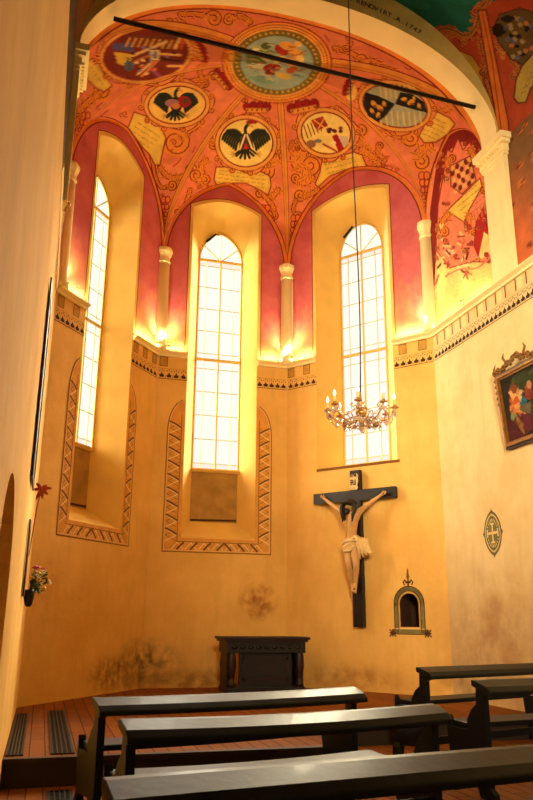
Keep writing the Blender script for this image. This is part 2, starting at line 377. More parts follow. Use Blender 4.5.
# ------------------------------------------------------------------ fresco painter: pigment laid on finely divided meshes
class Canvas:
    def __init__(s, co, base):
        s.co = co; s.x, s.y = proj(co); s.c = np.tile(np.array(lin(base)), (len(co), 1))
    def _set(s, k, col, a=1.0):
        c = np.array(lin(col)); a = np.asarray(a)
        if a.ndim: a = a[:, None]
        s.c[k] = s.c[k]*(1-a)+c*a
    def ell(s, cx, cy, rx, ry, col, ang=0, ring=None, a=1):
        k = np.where((abs(s.x-cx) < max(rx, ry)+3) & (abs(s.y-cy) < max(rx, ry)+3))[0]
        X = s.x[k]-cx; Y = s.y[k]-cy; ct, st = math.cos(ang), math.sin(ang); U = X*ct+Y*st; V = -X*st+Y*ct
        r = np.sqrt((U/rx)**2+(V/ry)**2)
        if ring: q = abs(r-1)*min(rx, ry) < ring/2
        else: q = r < 1
        s._set(k[q], col, a)
    def line(s, pts, w, col, a=1):
        P = np.array(pts, float); w2 = w/2+.25
        k = np.where((s.x > P[:, 0].min()-w) & (s.x < P[:, 0].max()+w) & (s.y > P[:, 1].min()-w) & (s.y < P[:, 1].max()+w))[0]
        if len(k) == 0: return
        X, Y = s.x[k], s.y[k]; D = np.full(len(k), 1e9)
        for (ax, ay), (bx, by) in zip(P[:-1], P[1:]):
            dx, dy = bx-ax, by-ay; L = dx*dx+dy*dy+1e-9; t = np.clip(((X-ax)*dx+(Y-ay)*dy)/L, 0, 1)
            D = np.minimum(D, (X-ax-t*dx)**2+(Y-ay-t*dy)**2)
        D = np.sqrt(D); al = np.clip((w2-D)/.5+.0, 0, 1); q = al > 0
        s._set(k[q], col, al[q]*a)
    def poly(s, pts, col, a=1, edge=None, ew=1):
        P = np.array(pts, float); k = np.where((s.x > P[:, 0].min()) & (s.x < P[:, 0].max()) & (s.y > P[:, 1].min()) & (s.y < P[:, 1].max()))[0]
        X, Y = s.x[k], s.y[k]; ins = np.zeros(len(k), bool); n = len(P)
        for i in range(n):
            x1, y1 = P[i]; x2, y2 = P[(i+1) % n]
            c = ((y1 > Y) != (y2 > Y)) & (X < (x2-x1)*(Y-y1)/(y2-y1+1e-12)+x1); ins ^= c
        s._set(k[ins], col, a)
        if edge: s.line(list(map(tuple, P))+[tuple(P[0])], ew, edge)
    def spiral(s, cx, cy, r, a0=0, dr=1, turns=1.75, fill=(226, 134, 50), line=(120, 28, 14), w=1.2):
        s.ell(cx, cy, r, r, fill)
        n = int(10*turns)+4; pts = []
        for i in range(n+1):
            k = i/n; rr = r*(1-.86*k); an = a0+dr*2*PI*turns*k; pts.append((cx+rr*math.cos(an), cy+rr*math.sin(an)))
        s.line(pts, w, line)
    def scroll(s, pts, w, rr, dr=1, fill=(226, 134, 50), line=(120, 28, 14)):
        """leafy stem with a volute at its end"""
        P = smooth(pts); w *= 1.35; rr *= 1.2; s.line(P, w+2.0, line); s.line(P, w-.4, fill)
        s.line([(x+.3*w*(-1)**i*.4, y) for i, (x, y) in enumerate(P)], .5, line, .7)
        ex, ey = P[-1]; s.spiral(ex, ey, rr, math.atan2(P[-3][1]-ey, P[-3][0]-ex), dr, line=line, fill=fill)
        for i in range(2, len(P)-2, 4):
            (x0, y0), (x1, y1) = P[i-1], P[i+1]; dx, dy = x1-x0, y1-y0; L = math.hypot(dx, dy)+1e-6; nx, ny = -dy/L, dx/L
            for sg in (-1, 1):
                q = (P[i][0]+sg*nx*w*1.1-dx/L*w*.6, P[i][1]+sg*ny*w*1.1-dy/L*w*.6)
                s.line([P[i], q], w*.55, fill); s.line([P[i], q], .6, line)
    def bells(s, x0, y0, x1, y1, n, r):
        for i in range(n):
            k = (i+.5)/n; x = x0+(x1-x0)*k; y = y0+(y1-y0)*k; q = r*(1-.55*k)
            for sg in (-1, 1): s.ell(x+sg*q*.45, y, q*.55, q*.7, (226, 122, 54)); s.ell(x+sg*q*.45, y, q*.55, q*.7, (140, 40, 24), ring=.9)
            s.line([(x, y-q*.6), (x, y+q*.8)], .8, (140, 40, 24))
    def script(s, x0, y0, x1, y1, rows, gap, col=(84, 52, 20), slope=0.0):
        """lines of small handwriting too fine to read"""
        L = math.hypot(x1-x0, y1-y0); dx, dy = (x1-x0)/L, (y1-y0)/L; nx, ny = -dy, dx
        for r in range(rows):
            u = rng.uniform(0, 2)
            while u < L-2:
                w = rng.uniform(2.2, 5.5); pts = []; q = u
                while q < min(u+w, L): pts.append((x0+dx*q+nx*(r*gap+rng.uniform(-.7, .7)), y0+dy*q+ny*(r*gap+rng.uniform(-.7, .7)))); q += .8
                if len(pts) > 1: s.line(pts, .5, col, .85)
                u += w+1.3
def smooth(pts, it=3):
    P = [tuple(p) for p in pts]
    for _ in range(it):
        Q = [P[0]]
        for a, b in zip(P[:-1], P[1:]): Q += [(a[0]*.75+b[0]*.25, a[1]*.75+b[1]*.25), (a[0]*.25+b[0]*.75, a[1]*.25+b[1]*.75)]
        P = Q+[P[-1]]
    return P
def grid_obj(name, grids, cols, m, parent=None):
    vs = []; fs = []; o = 0
    for G in grids:
        a, b = G.shape[:2]; vs.append(G.reshape(-1, 3)); i = np.arange(a-1)[:, None]*b+np.arange(b-1)[None]+o
        fs.append(np.stack([i, i+1, i+b+1, i+b], -1).reshape(-1, 4)); o += a*b
    V = np.concatenate(vs); Fc = np.concatenate(fs)
    me = bpy.data.meshes.new(name); me.vertices.add(len(V)); me.vertices.foreach_set('co', V.ravel().astype(np.float32))
    me.loops.add(Fc.size); me.loops.foreach_set('vertex_index', Fc.ravel().astype(np.int32)); me.polygons.add(len(Fc))
    me.polygons.foreach_set('loop_start', np.arange(0, Fc.size, 4, dtype=np.int32)); me.update(calc_edges=True)
    ca_ = me.color_attributes.new('pigment', 'FLOAT_COLOR', 'POINT')
    ca_.data.foreach_set('color', np.c_[cols, np.ones(len(V))].ravel().astype(np.float32))
    me.polygons.foreach_set('use_smooth', np.ones(len(Fc), bool)); me.materials.append(m)
    ob = bpy.data.objects.new(name, me); C.objects.link(ob)
    if parent: ob.parent = parent
    return ob
M_fresco = fresco_mat('painted_fresco')
# ------------------------------------------------------------------ vault of the chancel: webs between ribs and wall arches
O = np.array([3.22, 10.75, 9.62])
def arch_z(x, rise=2.1, zs=7.35, ex=2.2, cx=3.13, hw=3.35):
    k = np.clip(abs((np.asarray(x)-cx)/hw), 0, 1); return zs+rise*(1-k**ex)**(1/ex)
def rib(a, s):
    th = s*PI/2; h = (1-np.cos(th)); q = np.sin(th); a = np.array([a[0], a[1], ZS])
    return np.stack([a[0]+(O[0]-a[0])*h, a[1]+(O[1]-a[1])*h, ZS+(O[2]-ZS)*q], -1)
def half_web(P, Q, apex, ns, nw):
    """half of the web over wall PQ on P's side"""
    P = np.array(P); Q = np.array(Q); L = np.linalg.norm(Q-P); e = (Q-P)/L; a = L/2; h = apex-ZS; Rr = (a*a+h*h)/(2*a); th = math.atan2(h, Rr-a)
    s = np.linspace(0, 1, ns); k = th*s; t = Rr-Rr*np.cos(k)
    w = np.stack([P[0]+e[0]*t, P[1]+e[1]*t, ZS+Rr*np.sin(k)], -1); r = rib(P, s); u = np.linspace(0, 1, nw)[None, :, None]
    return w[:, None]*(1-u)+r[:, None]*u, s, np.linspace(0, 1, nw)
def arch_half(sgn, ns, nw):
    s = np.linspace(0, 1, ns); th = s*PI/2; x0 = XR if sgn > 0 else XL; x = x0+(3.13-x0)*(1-np.cos(th))
    w = np.stack([x, np.full(ns, YF), arch_z(x)], -1); r = rib((x0, YF), s); u = np.linspace(0, 1, nw)[None, :, None]
    return w[:, None]*(1-u)+r[:, None]*u, s, np.linspace(0, 1, nw)
webs = []
for P, Q, ap, ns, nw in ((PL, PA, 9.13, 230, 170), (PA, PL, 9.13, 230, 170), (PA, PB, 9.13, 230, 170), (PB, PA, 9.13, 230, 170), (PB, PC, 9.13, 230, 170), (PC, PB, 9.13, 230, 170),
                     (PC, (XR, YF), 8.6, 200, 170), ((XR, YF), PC, 8.6, 200, 170), ((XL, YF), PL, 8.6, 120, 90), (PL, (XL, YF), 8.6, 120, 90)):
    webs.append(half_web(P, Q, ap, ns, nw))
webs.append(arch_half(1, 230, 120)); webs.append(arch_half(-1, 230, 120))
co = np.concatenate([g[0].reshape(-1, 3) for g in webs]); cv = Canvas(co, (222, 120, 80))
DR = (140, 40, 24); OG = (234, 138, 56); YB = (232, 190, 84)
# broad variations of the pink ground
k = np.sin(co[:, 0]*2.1+co[:, 1]*1.3)*np.sin(co[:, 1]*2.7-co[:, 2]*1.9); cv._set(np.where(k > .2)[0], (230, 134, 92), .6)
def rib_paint():
    o = 0
    for i, (g, s, w) in enumerate(webs):
        a, b = g.shape[:2]; ln = np.linalg.norm(g[:, -1]-g[:, 0], axis=1)[:, None]*np.ones((1, b)); dr = ((1-w)[None]*ln).ravel(); dw = (w[None]*ln).ravel(); idx = np.arange(a*b)+o; o += a*b
        wd = .115 if i < 10 else .12
        cv._set(idx[dr < wd+.045], DR); cv._set(idx[dr < wd+.015], (222, 146, 60)); cv._set(idx[(dr < .03)], (206, 122, 50))
        q = .012 if i < 10 else .10
        cv._set(idx[dw < q+.045], DR); cv._set(idx[dw < q+.01], OG)
def shield_frame(cx, cy, rx, ry, ang=0, f=(226, 160, 78)):
    n = 11; c_, s_ = math.cos(ang), math.sin(ang)
    for grow, col in ((2.4, DR), (1.2, (222, 138, 72))):
        cv.poly([(cx+((rx+6+3*math.cos(3*a+1))*math.cos(a))*c_-((ry+5+2.5*math.cos(5*a))*math.sin(a))*s_*1+grow*math.cos(a), cy+((rx+6+3*math.cos(3*a+1))*math.cos(a))*s_+((ry+5+2.5*math.cos(5*a))*math.sin(a))*c_+grow*math.sin(a)) for a in [2*PI*i/60 for i in range(60)]], col)
    for i in range(n):
        a = 2*PI*(i+.5)/n; x = cx+(rx+8)*math.cos(a)*c_-(ry+7)*math.sin(a)*s_; y = cy+(rx+8)*math.cos(a)*s_+(ry+7)*math.sin(a)*c_
        cv.spiral(x, y, 3.6, a+PI, 1 if i % 2 else -1, 1.3, (226, 138, 54), (130, 34, 18), .9)
    cv.ell(cx, cy, rx+5.5, ry+5.5, DR, ang); cv.ell(cx, cy, rx+4.6, ry+4.6, f, ang); cv.ell(cx, cy, rx+1.5, ry+1.5, DR, ang)
def crown(cx, cy, w, ang=0):
    c_, s_ = math.cos(ang), math.sin(ang); f = lambda u, v: (cx+u*c_-v*s_, cy+u*s_+v*c_)
    for j in range(4):
        p = f(-w*.42+w*.28*j, -abs(1.5-j)*-1.2-3); cv.ell(*p, w*.16, w*.17, (150, 22, 24)); cv.ell(*p, w*.16, w*.17, (110, 20, 14), ring=.8)
    cv.poly([f(-w*.5, 0), f(w*.5, 0), f(w*.42, w*.2), f(-w*.42, w*.2)], (226, 150, 60), edge=DR, ew=.8)
    for j in range(5): cv.ell(*f(-w*.4+w*.2*j, w*.08), 1, 1, (120, 40, 20))
def eagle(cx, cy, r, dark, chest):
    for sg in (-1, 1):
        cv.line(smooth([(cx+sg*r*.15, cy-r*.1), (cx+sg*r*.45, cy-r*.5), (cx+sg*r*.85, cy-r*.45)]), 5, dark)
        for j in range(7):
            k = j/6; x0 = cx+sg*r*(.2+.62*k); y0 = cy-r*(.2+.28*k); x1 = cx+sg*r*(.5+.62*k); y1 = cy+r*(.42-.5*k)
            cv.line(smooth([(x0, y0), ((x0+x1)/2+sg*1.5, (y0+y1)/2-1), (x1, y1)]), 2.6, dark)
        cv.line([(cx+sg*r*.15, cy+r*.35), (cx+sg*r*.5, cy+r*.62)], 2.2, dark)
        for q in (-.5, .1, .7): cv.line([(cx+sg*r*.5, cy+r*.62), (cx+sg*r*(.5+.22*math.cos(q)), cy+r*(.62+.22*math.sin(q)))], .9, (176, 120, 50))
    cv.ell(cx, cy+r*.05, r*.3, r*.45, dark)
    for j in range(5):
        a = PI/2+(j-2)*.42; cv.line([(cx-1, cy+r*.35), (cx-1+r*.55*math.cos(a), cy+r*.42+r*.42*math.sin(a))], 2.6, dark)
    cv.line(smooth([(cx, cy-r*.3), (cx-r*.06, cy-r*.62), (cx+r*.12, cy-r*.8)]), 3.4, dark); cv.line([(cx+r*.12, cy-r*.78), (cx+r*.32, cy-r*.68)], 1.4, (190, 130, 50))
    chest(cx, cy)
# web panels: framing scrollwork, banners and arms
def banner(pts, rows, a, b, gap):
    cv.poly(pts, YB, edge=DR, ew=1.3)
    cv.line([(x*.93+sum(p[0] for p in pts)/len(pts)*.07, y*.93+sum(p[1] for p in pts)/len(pts)*.07) for x, y in pts], .5, (190, 120, 50), .6)
    cv.script(*a, *b, rows, gap)
for (pts, w, r, d) in [
    ([(195, 108), (200, 125), (190, 130), (176, 142)], 3, 12, 1), ([(160, 168), (168, 178), (182, 178), (192, 170)], 3, 6, 1), ([(150, 150), (158, 190), (172, 185)], 2, 5, -1),
    ([(80, 110), (90, 100), (102, 92)], 4, 8, 1), ([(160, 84), (146, 82), (131, 75)], 4, 9, -1), ([(170, 86), (190, 82), (214, 76)], 3, 5, 1), ([(66, 140), (74, 128), (78, 118)], 3, 5, 1),
    ([(180, 14), (200, 14), (214, 19)], 3, 8, 1), ([(250, 22), (240, 14), (229, 20)], 3, 6, -1), ([(190, 30), (180, 20), (170, 22)], 3, 5, 1), ([(140, 28), (155, 22), (165, 28)], 2.5, 4, 1),
    ([(276, 158), (268, 160), (266, 172)], 5, 8, 1), ([(278, 190), (270, 200), (260, 194)], 3, 5, -1), ([(256, 185), (264, 196), (274, 206), (274, 216)], 2.5, 4, 1), ([(206, 160), (200, 166), (205, 180)], 3, 5, 1),
    ([(212, 190), (200, 185), (196, 175)], 3, 6, 1), ([(190, 190), (186, 205), (178, 212)], 2.5, 4, 1),
    ([(300, 150), (292, 158), (300, 172), (310, 165)], 5, 10, -1), ([(312, 178), (304, 184), (296, 178)], 4, 5, 1), ([(318, 190), (308, 196), (300, 195)], 3, 6, 1), ([(296, 200), (292, 210), (298, 216)], 2, 4, 1),
    ([(366, 150), (356, 140), (361, 131)], 4, 7, 1), ([(362, 150), (372, 156), (380, 165)], 4, 5, 1), ([(380, 172), (390, 176), (397, 186)], 3, 4, 1), ([(385, 160), (376, 152), (380, 146)], 2.5, 4, 1),
    ([(385, 128), (392, 134), (411, 138)], 4.5, 8, -1), ([(430, 146), (416, 152), (421, 162)], 4.5, 8, 1), ([(440, 112), (452, 108), (450, 100)], 3, 4, 1), ([(366, 108), (360, 98), (366, 90)], 3, 4, 1), ([(345, 92), (352, 100), (358, 92)], 3, 4, 1),
    ([(335, 48), (350, 52), (362, 60)], 3, 5, 1), ([(362, 62), (374, 60), (384, 68)], 3, 4, -1), ([(384, 68), (394, 70), (404, 78)], 2.5, 4, 1), ([(404, 78), (414, 80), (424, 88)], 2, 3, 1),
    ([(290, 148), (293, 140), (297, 148)], 2, 3, 1), ([(221, 120), (214, 130), (213, 145)], 3, 5, 1), ([(274, 128), (279, 138), (276, 148)], 3, 4, 1),
    ([(345, 30), (352, 44), (346, 48)], 2.5, 4, 1), ([(205, 62), (198, 70), (205, 84)], 2.5, 4, 1), ([(110, 36), (120, 28), (132, 32)], 2.5, 4, 1)]:
    cv.scroll(pts, w, r, d)
for b in ((237-71, 196, 163, 225, 4, 5), (87, 112, 78, 140, 4, 5), (264, 205, 278, 235, 5, 5), (296, 215, 292, 245, 5, 5), (424, 172, 426, 208, 5, 6), (398, 188, 412, 206, 3, 4), (215, 190, 200, 210, 3, 5), (195, 215, 180, 240, 3, 4), (240, 105-8, 250, 104, 1, 4)):
    cv.bells(*b)
# small rubbed flourishes filling the ground
for (x0, y0, x1, y1, n) in ((205, 95, 280, 150, 10), (290, 100, 340, 112, 6), (150, 130, 215, 200, 12), (345, 110, 400, 180, 10), (100, 30, 210, 50, 10), (330, 60, 440, 100, 10), (70, 90, 130, 130, 8), (280, 20, 345, 45, 6)):
    for _ in range(n):
        x = rng.uniform(x0, x1); y = rng.uniform(y0, y1); (cv.spiral(x, y, rng.uniform(2, 3.6), rng.uniform(0, 6), 1, 1.2, (224, 128, 62), (150, 50, 26), .9) if rng.random() < .4 else cv.line(smooth([(x, y), (x+rng.uniform(-6, 6), y+rng.uniform(-5, 5)), (x+rng.uniform(-9, 9), y+rng.uniform(-8, 8))], 2), 1.3, (160, 56, 30), .8))
banner([(216, 167), (232, 167), (248, 170), (262, 172), (270, 176), (271, 186), (268, 195), (260, 190), (246, 183), (233, 183), (218, 187), (214, 180)], 4, (219, 170), (266, 176), 4)
banner([(322, 160), (340, 156), (354, 152), (362, 155), (366, 165), (372, 168), (362, 168), (345, 170), (330, 176), (318, 187), (315, 184), (320, 172)], 3, (324, 165), (356, 157), 4.5)
banner([(134, 112), (146, 116), (160, 126), (166, 138), (163, 150), (160, 165), (155, 165), (150, 155), (143, 148), (137, 140), (128, 128)], 4, (137, 122), (160, 137), 5)
banner([(424, 110), (438, 112), (450, 118), (455, 124), (448, 134), (436, 142), (424, 143), (419, 136), (424, 126), (418, 118)], 5, (428, 116), (447, 124), 4.6)
banner([(84, 62), (94, 58), (104, 74), (112, 86), (104, 92), (96, 88), (88, 80), (86, 72)], 2, (90, 66), (104, 86), -5)
# arms 1: single-headed eagle with a chevron on its breast
shield_frame(246, 143, 26, 23); cv.ell(246, 143, 26, 23, (240, 208, 116))
def chest1(x, y):
    cv.poly([(x-7, y+8), (x-6, y-5), (x+5, y-6), (x+8, y+7)], (70, 54, 36)); cv.line([(x-6, y+8), (x-1, y-6)], 1.8, (232, 206, 160)); cv.line([(x+6, y+7), (x+1, y-6)], 1.8, (232, 206, 160)); cv.poly([(x-3, y+8), (x, y+2), (x+3, y+8)], (186, 36, 26))
eagle(246, 141, 21, (34, 36, 22), chest1); crown(257, 108, 24); cv.ell(252, 122, 6, 2, (150, 30, 26))
# arms 2: dark-feathered bird with red and violet breast
shield_frame(177, 105, 28, 18, -.06); cv.ell(177, 105, 28, 18, (238, 190, 96), -.06)
def chest2(x, y):
    cv.ell(x+8, y-2, 7, 6, (140, 28, 22)); cv.ell(x-4, y-1, 7, 4, (150, 104, 110)); cv.ell(x+10, y-3, 3, 3, (90, 60, 40)); cv.ell(x, y+2, 4, 3, (196, 120, 60))
eagle(176, 104, 19, (26, 34, 26), chest2); crown(222, 80, 22, .9)
# arms 3: large quartered arms with lances and blue, white and gold fields
shield_frame(146, 55, 42, 24, -.12); cv.ell(146, 55, 42, 24, (120, 40, 24), -.12)
cv.poly([(112, 44), (132, 42), (134, 52), (113, 50)], (84, 78, 130)); cv.poly([(114, 52), (131, 54), (132, 68), (118, 64)], (222, 180, 64)); cv.ell(129, 66, 5, 5, (96, 96, 130))
for j in range(9): cv.line([(130+j*6, 38+j*.4), (126+j*6, 46+j*.3)], 2, (214, 160, 70)); cv.ell(132+j*6, 37, 2, 2, (110, 60, 40))
for (a, b, c_) in (((132, 56), (166, 42), (236, 196, 130)), ((138, 74), (152, 62), (236, 196, 130)), ((142, 76), (158, 60), (228, 130, 70)), ((150, 48), (152, 66), (150, 150, 160)), ((160, 54), (180, 55), (230, 180, 110)), ((158, 58), (182, 62), (70, 30, 22)), ((168, 66), (182, 66), (230, 180, 110)), ((128, 58), (130, 70), (50, 90, 70)), ((175, 48), (180, 38), (240, 190, 120)), ((181, 48), (184, 39), (226, 90, 50)), ((152, 70), (162, 78), (150, 80, 130)), ((134, 62), (148, 56), (190, 120, 60))): cv.line([a, b], 2.4, c_)
for j in range(14): cv.ell(132+rng.uniform(0, 50), 46+rng.uniform(0, 28), 2, 1.6, [(60, 24, 20), (236, 200, 140), (150, 110, 150), (220, 110, 50)][j % 4])
cv.poly([(151, 50), (160, 50), (159, 60), (152, 60)], (226, 200, 150)); cv.ell(155, 55, 2.5, 3.5, (110, 110, 140)); crown(201, 52, 20, 1.2)
# arms 4: quartered with stripes, chequers and a bend
shield_frame(326, 133, 24, 20, .2); cv.ell(326, 133, 24, 20, (236, 206, 120), .2)
for j in range(5): cv.line([(304+j*3.4, 126-j*1.5), (308+j*3.4, 138-j*1.8)], 1.2, (130, 60, 40))
cv.poly([(311, 120), (323, 116), (328, 126), (317, 131)], (160, 50, 34)); cv.line([(314, 120), (325, 128)], 1, (236, 180, 100)); cv.line([(324, 119), (318, 129)], 1, (236, 180, 100))
for j in range(8): cv.ell(325+rng.uniform(0, 20), 127+rng.uniform(0, 9), 2.2, 1.8, (90, 30, 30) if j % 2 else (110, 70, 60))
cv.poly([(332, 136), (337, 134), (345, 148), (338, 151)], (160, 26, 30)); cv.poly([(338, 136), (347, 136), (349, 143), (344, 148)], (200, 180, 160)); cv.ell(334, 143, 2, 2, (240, 220, 180)); cv.line([(323, 144), (336, 151)], 2, (170, 50, 40)); cv.ell(311, 144, 5, 4, (150, 100, 70)); cv.ell(318, 141, 4, 2, (120, 110, 120)); crown(303, 107, 28, -.2)
# arms 5: gold lions on black quartered with blue and yellow stripes
shield_frame(395, 106, 32, 20, .25); cv.ell(395, 106, 32, 20, (160, 164, 146), .25)
for sg, cx, cy, w in ((1, 397, 92, 34), (1, 400, 119, 40)):
    for j in range(8): x = cx-w/2+w*j/7; cv.line([(x, cy-7), (x+1.5, cy+6)], 1.6, (222, 190, 96))
cv.poly([(365, 92), (378, 96), (395, 104), (386, 116), (378, 122), (368, 116), (363, 104)], (30, 26, 22)); cv.poly([(400, 92), (412, 94), (424, 102), (428, 113), (412, 109), (395, 104)], (30, 26, 22))
for (x, y, r) in ((374, 104, 4), (380, 108, 4), (372, 111, 3), (384, 104, 3), (378, 115, 3), (404, 99, 3), (411, 102, 4), (419, 106, 3), (414, 98, 2)): cv.ell(x, y, r, r*.6, (214, 158, 50), rng.uniform(0, 3)); cv.ell(x+1, y+2, r*.6, r*.3, (150, 80, 30))
cv.ell(351, 92, 6, 9, (238, 190, 90)); crown(349, 86, 18, -1.2)
rib_paint()
# keep the arch-side web bands, then the boss medallion on top of the ribs
mx, my = 277, 62.5
for rx, ry, c_ in ((55, 41, DR), (53.5, 39.8, (240, 150, 60)), (51, 38, DR), (50, 37.2, (236, 160, 64)), (47.5, 35.2, (140, 60, 26)), (46.8, 34.5, (238, 176, 80)), (44.5, 32.8, DR), (43.6, 32.2, (120, 104, 40))): cv.ell(mx, my, rx, ry, c_)
for j in range(44):
    a = 2*PI*j/44; cv.ell(mx+40*math.cos(a), my+29.8*math.sin(a), 1.5, 1.2, (196, 160, 70))
cv.ell(mx, my+.5, 37.2, 27.6, (96, 80, 40)); cv.ell(mx, my+.5, 36.4, 27, (150, 172, 160))
for (x, y, rx, ry, an, c_) in ((262, 52, 13, 5, .3, (170, 180, 110)), (256, 60, 11, 3.5, .2, (96, 110, 60)), (268, 58, 12, 4, .5, (196, 200, 150)), (266, 46, 5, 3.5, 0, (80, 96, 60)), (250, 56, 5, 8, .2, (120, 130, 80)), (258, 66, 10, 2.5, .1, (206, 210, 170)),
                            (282, 50, 8, 5, .4, (170, 40, 22)), (288, 46, 9, 4, .2, (224, 160, 70)), (296, 54, 8, 5, .1, (230, 166, 66)), (292, 62, 11, 4, .2, (226, 150, 60)), (272, 68, 9, 4.5, -.1, (150, 44, 26)), (270, 73, 5, 3, 0, (120, 30, 24)),
                            (300, 60, 4, 6, 0, (236, 200, 120)), (284, 76, 8, 3, .2, (214, 176, 80)), (292, 70, 6, 3, -.3, (200, 90, 40)), (280, 58, 4, 3, 0, (236, 190, 130)), (262, 80, 14, 3, .2, (120, 160, 140)), (298, 44, 4, 3, .2, (238, 190, 100)), (256, 50, 4, 2, 0, (230, 226, 190))):
    cv.ell(x, y, rx, ry, c_, an)
for j in range(16):
    x, y = 250+rng.uniform(0, 26), 50+rng.uniform(0, 14); cv.line(smooth([(x-5, y-1), (x, y+1.5), (x+6, y)]), .8, (70, 84, 50), .8)
for j in range(12):
    x, y = 282+rng.uniform(0, 22), 46+rng.uniform(0, 26); cv.line([(x-3, y+1), (x+3, y-1)], .9, (150, 70, 30), .8)
cv.c *= np.array([.80, .74, .62])
for j in range(40):
    an = rng.uniform(0, 6.28); q = math.sqrt(rng.random()); x, y = mx+30*q*math.cos(an), my+20*q*math.sin(an); cv.line(smooth([(x-3, y), (x, y+rng.uniform(-2, 2)), (x+4, y+1)], 2), .9, [(110, 60, 34), (210, 180, 110), (90, 110, 90), (200, 120, 60)][j % 4], .8)
ceiling = grid_obj('ceiling', [g[0] for g in webs], cv.c, M_fresco); tag(ceiling, kind='structure')
# ------------------------------------------------------------------ right wall of the chancel (plain below, mural above the ledge)
m3 = MB(); T0 = PC[1]-YF                              # distance of the arch from the corner
nl = 24
low = [(0, ZF), (T0, ZF), (T0, ZN), (W3.len, ZN), (W3.len, ZL), (0, ZL)]
panel_face(m3, W3, low, [], M_side_lit)
frieze(m3, W3, .02, 5.2)
for i in range(17):
    t = .15+i*.27; line_dec(m3, W3, [(t, 4.80), (t, 5.0)], .03, M_brown); 
    if i % 2: poly_dec(m3, W3, [(t+.04, 4.80), (t+.17, 4.80), (t+.17, 4.98), (t+.04, 4.98)], M_pale)
# incised oval with a cross, painted in grey-olive
def vesica(mb, W, c, z, h, w):
    def ves(k, n=28):
        pts = []
        for i in range(n):
            a = 2*PI*i/n; pts.append((c+w*k*math.copysign(abs(math.cos(a))**1.0, math.cos(a))*(1-.25*abs(math.sin(a))**3), z+h*k*math.sin(a)))
        return pts
    poly_dec(mb, W, ves(1.0), M_olive, -.003); line_dec(mb, W, ves(.98), .012, M_dark, -.005, True); line_dec(mb, W, ves(.84), .016, M_pale, -.005, True); line_dec(mb, W, ves(.72), .008, M_dark, -.005, True)
    for i in range(24):
        a = 2*PI*i/24; line_dec(mb, W, [(c+w*.6*math.cos(a), z+h*.55*math.sin(a)), (c+w*.7*math.cos(a), z+h*.66*math.sin(a))], .012, M_pale, -.005)
    line_dec(mb, W, [(c, z-h*.42), (c, z+h*.42)], .03, M_pale, -.007); line_dec(mb, W, [(c-w*.6, z), (c+w*.6, z)], .035, M_pale, -.007)
    for s in (-1, 1):
        line_dec(mb, W, [(c-.04, z+s*h*.42), (c+.04, z+s*h*.42)], .025, M_pale, -.007); line_dec(mb, W, [(c+s*w*.6, z-.05), (c+s*w*.6, z+.05)], .03, M_pale, -.007)
        poly_dec(mb, W, [(c-.03, z+s*h*.98), (c+.03, z+s*h*.98), (c, z+s*h*1.14)], M_olive, -.004)
        poly_dec(mb, W, [(c+s*w*.98, z-.05), (c+s*w*.98, z+.05), (c+s*w*1.2, z)], M_olive, -.004)
tv, zv = W3.px(493, 533); vesica(m3, W3, tv, zv, .33, .155*1.5)
wall_right = m3.build('wall_right', recalc=False); tag(wall_right, kind='structure')
